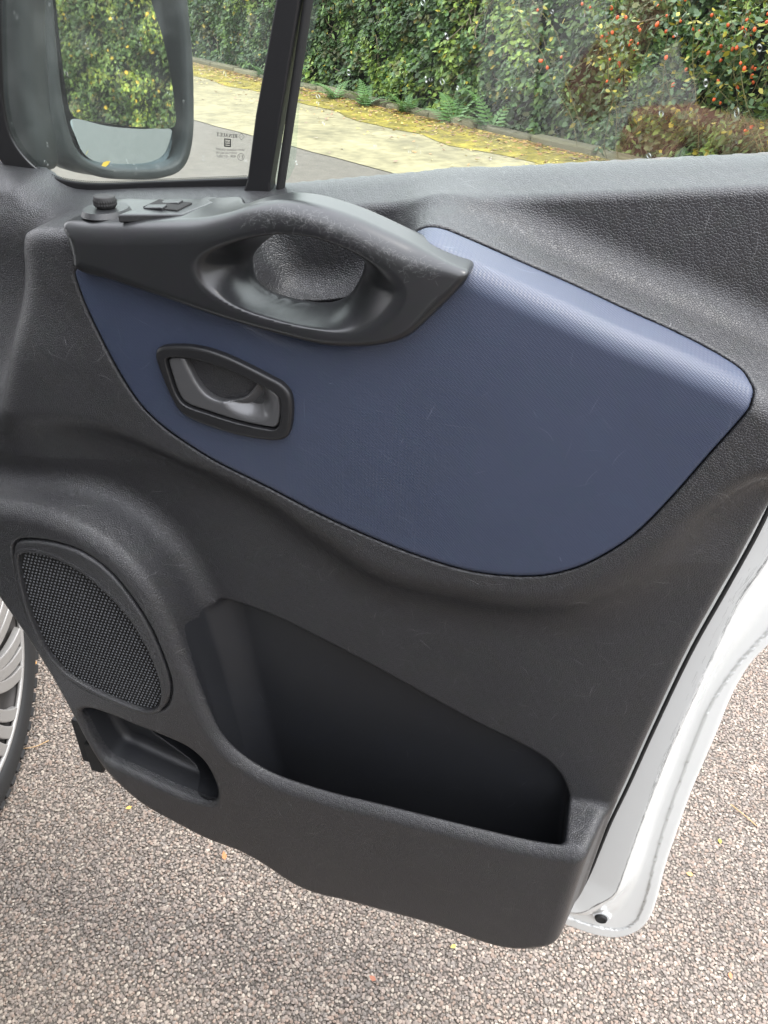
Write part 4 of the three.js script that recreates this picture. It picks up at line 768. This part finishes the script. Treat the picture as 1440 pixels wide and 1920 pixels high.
// rose-hip bush with berries at the right
{
  const b = group('berry_bush'); tag(b, 'bush with orange red berries and yellowing leaves in front of the hedge at the right', 'bush');
  const c0 = along(tOf(G(1330, 292)), -0.02); b.position.copy(c0);
  const wood = new THREE.MeshStandardMaterial({ color: lin(0.13, 0.11, 0.045), roughness: 0.85 }), berry = new THREE.MeshPhysicalMaterial({ color: lin(0.6, 0.09, 0.02), roughness: 0.3 });
  const L = [], bg = new THREE.SphereGeometry(0.012, 10, 8); bg.scale(1, 1.25, 1);
  for (let i = 0; i < 40; i++) {
    const c = []; let a = rr(-0.75, 1.9), y = rr(0, 0.5), n = rr(-0.1, 0.1); const lean = rr(-0.25, 0.25);
    for (let k = 0; k < 6; k++) { c.push(new THREE.Vector3().addScaledVector(KD, a).addScaledVector(KN, n + 0.02 * k).setY(y)); a += lean + rr(-0.09, 0.09); y += rr(0.1, 0.34); n += rr(-0.03, 0.06); }
    const cv = new THREE.CatmullRomCurve3(c); part('stem', new THREE.TubeGeometry(cv, 14, rr(0.0018, 0.0035), 5), wood, b);
    for (let k = 0; k < 52; k++) { const p = cv.getPoint(rr(0.15, 1)); p.x += rr(-0.09, 0.09); p.y += rr(-0.08, 0.08); p.z += rr(-0.09, 0.09); const yl = rnd(), lt = rr(0.7, 1.3), q = yl < 0.12 ? [0.4, 0.33, 0.03] : yl < 0.4 ? [0.14, 0.19, 0.03] : [0.05, 0.1, 0.025]; L.push([p, rr(0, 6.28), rr(-0.9, 0.9), rr(-1, 0.3), rr(0.7, 1.3), q[0] * lt, q[1] * lt, q[2] * lt]); }
    for (let k = 0; k < 3; k++) { const p = cv.getPoint(rr(0.5, 1)), m = part('berry', bg, berry, b); m.position.set(p.x + rr(-0.05, 0.05), p.y + rr(-0.07, 0.03), p.z + rr(-0.05, 0.05)); m.scale.setScalar(rr(0.8, 1.4)); m.rotation.set(rr(-0.5, 0.5), 0, rr(-0.5, 0.5)); }
  }
  leaves('foliage', b, leafGeo(0.06, 0.036, false), L);
}
// leaf litter along the kerb, and single fallen leaves near the door
{
  const L = [];
  for (let i = 0; i < 5200; i++) { const t = rr(-6, 12), n = 0.04 + 1.6 * rnd() * rnd() * rnd() + (rnd() < 0.06 ? rr(0, 1.5) : 0); const q = [[0.5, 0.32, 0.05], [0.45, 0.2, 0.05], [0.3, 0.13, 0.05], [0.6, 0.45, 0.09], [0.22, 0.11, 0.06]][(rnd() * 5) | 0]; L.push([along(t, n, rr(0.014, 0.024)), rr(0, 6.28), rr(-0.3, 0.3), rr(-0.3, 0.3), rr(0.5, 1.2), q[0], q[1], q[2]]); }
  const m = leaves('leaf_litter', scene, leafGeo(0.06, 0.034, false), L); tag(m, 'yellow and brown fallen leaves scattered along the kerb', 'fallen leaves', null, 'stuff');
  const g = leafGeo(0.014, 0.009, false), one = (px, py, c, s, label, i) => { const q = part('fallen_leaf' + (i ? '_' + String(i).padStart(3, '0') : ''), g, new THREE.MeshStandardMaterial({ color: lin(...c), roughness: 0.7, side: THREE.DoubleSide }), scene); q.position.copy(G(px, py, 0.007)); q.rotation.set(0.2, rr(0, 6), 0.25); q.scale.setScalar(s); tag(q, label, 'leaf'); };
  [[1350, 1572, [0.6, 0.5, 0.04], 0.8, 'bright yellow leaf scrap on the chippings right of the door shell'], [1300, 1640, [0.6, 0.36, 0.1], 1.0, 'pale orange leaf scrap on the chippings right of the drain plug'], [1369, 1822, [0.55, 0.16, 0.07], 0.9, 'salmon red scrap on the chippings near the bottom right corner'], [705, 1838, [0.3, 0.12, 0.07], 1.0, 'reddish brown leaf on the chippings under the middle of the door'], [247, 1512, [0.6, 0.34, 0.07], 0.9, 'orange leaf beside the lower left edge of the door'], [422, 1612, [0.5, 0.2, 0.08], 1.2, 'small russet leaf below the lower edge of the small cubby'], [64, 1238, [0.6, 0.3, 0.08], 1.4, 'orange leaf on the chippings beside the tyre'], [855, 1772, [0.5, 0.4, 0.08], 0.8, 'dull yellow leaf below the deep pocket']].forEach((a, i) => one(...a, i));
  const tw = (a, b, i) => { const p = G(...a, 0.006), q = G(...b, 0.006), mid = p.clone().lerp(q, 0.5).add(new THREE.Vector3(0.004, 0.002, 0.006)); const m2 = part('twig' + (i ? '_001' : ''), new THREE.TubeGeometry(new THREE.CatmullRomCurve3([p, mid, q]), 12, 0.0013, 5), new THREE.MeshStandardMaterial({ color: lin(0.4, 0.26, 0.13), roughness: 0.8 }), scene); tag(m2, i ? 'thin straw twig on the chippings right of the white shell' : 'thin orange straw on the chippings between tyre and door', 'twig'); };
  tw([42, 1404], [92, 1388], 0); tw([1370, 1508], [1418, 1548], 1);
}
renderer.render(scene, camera);
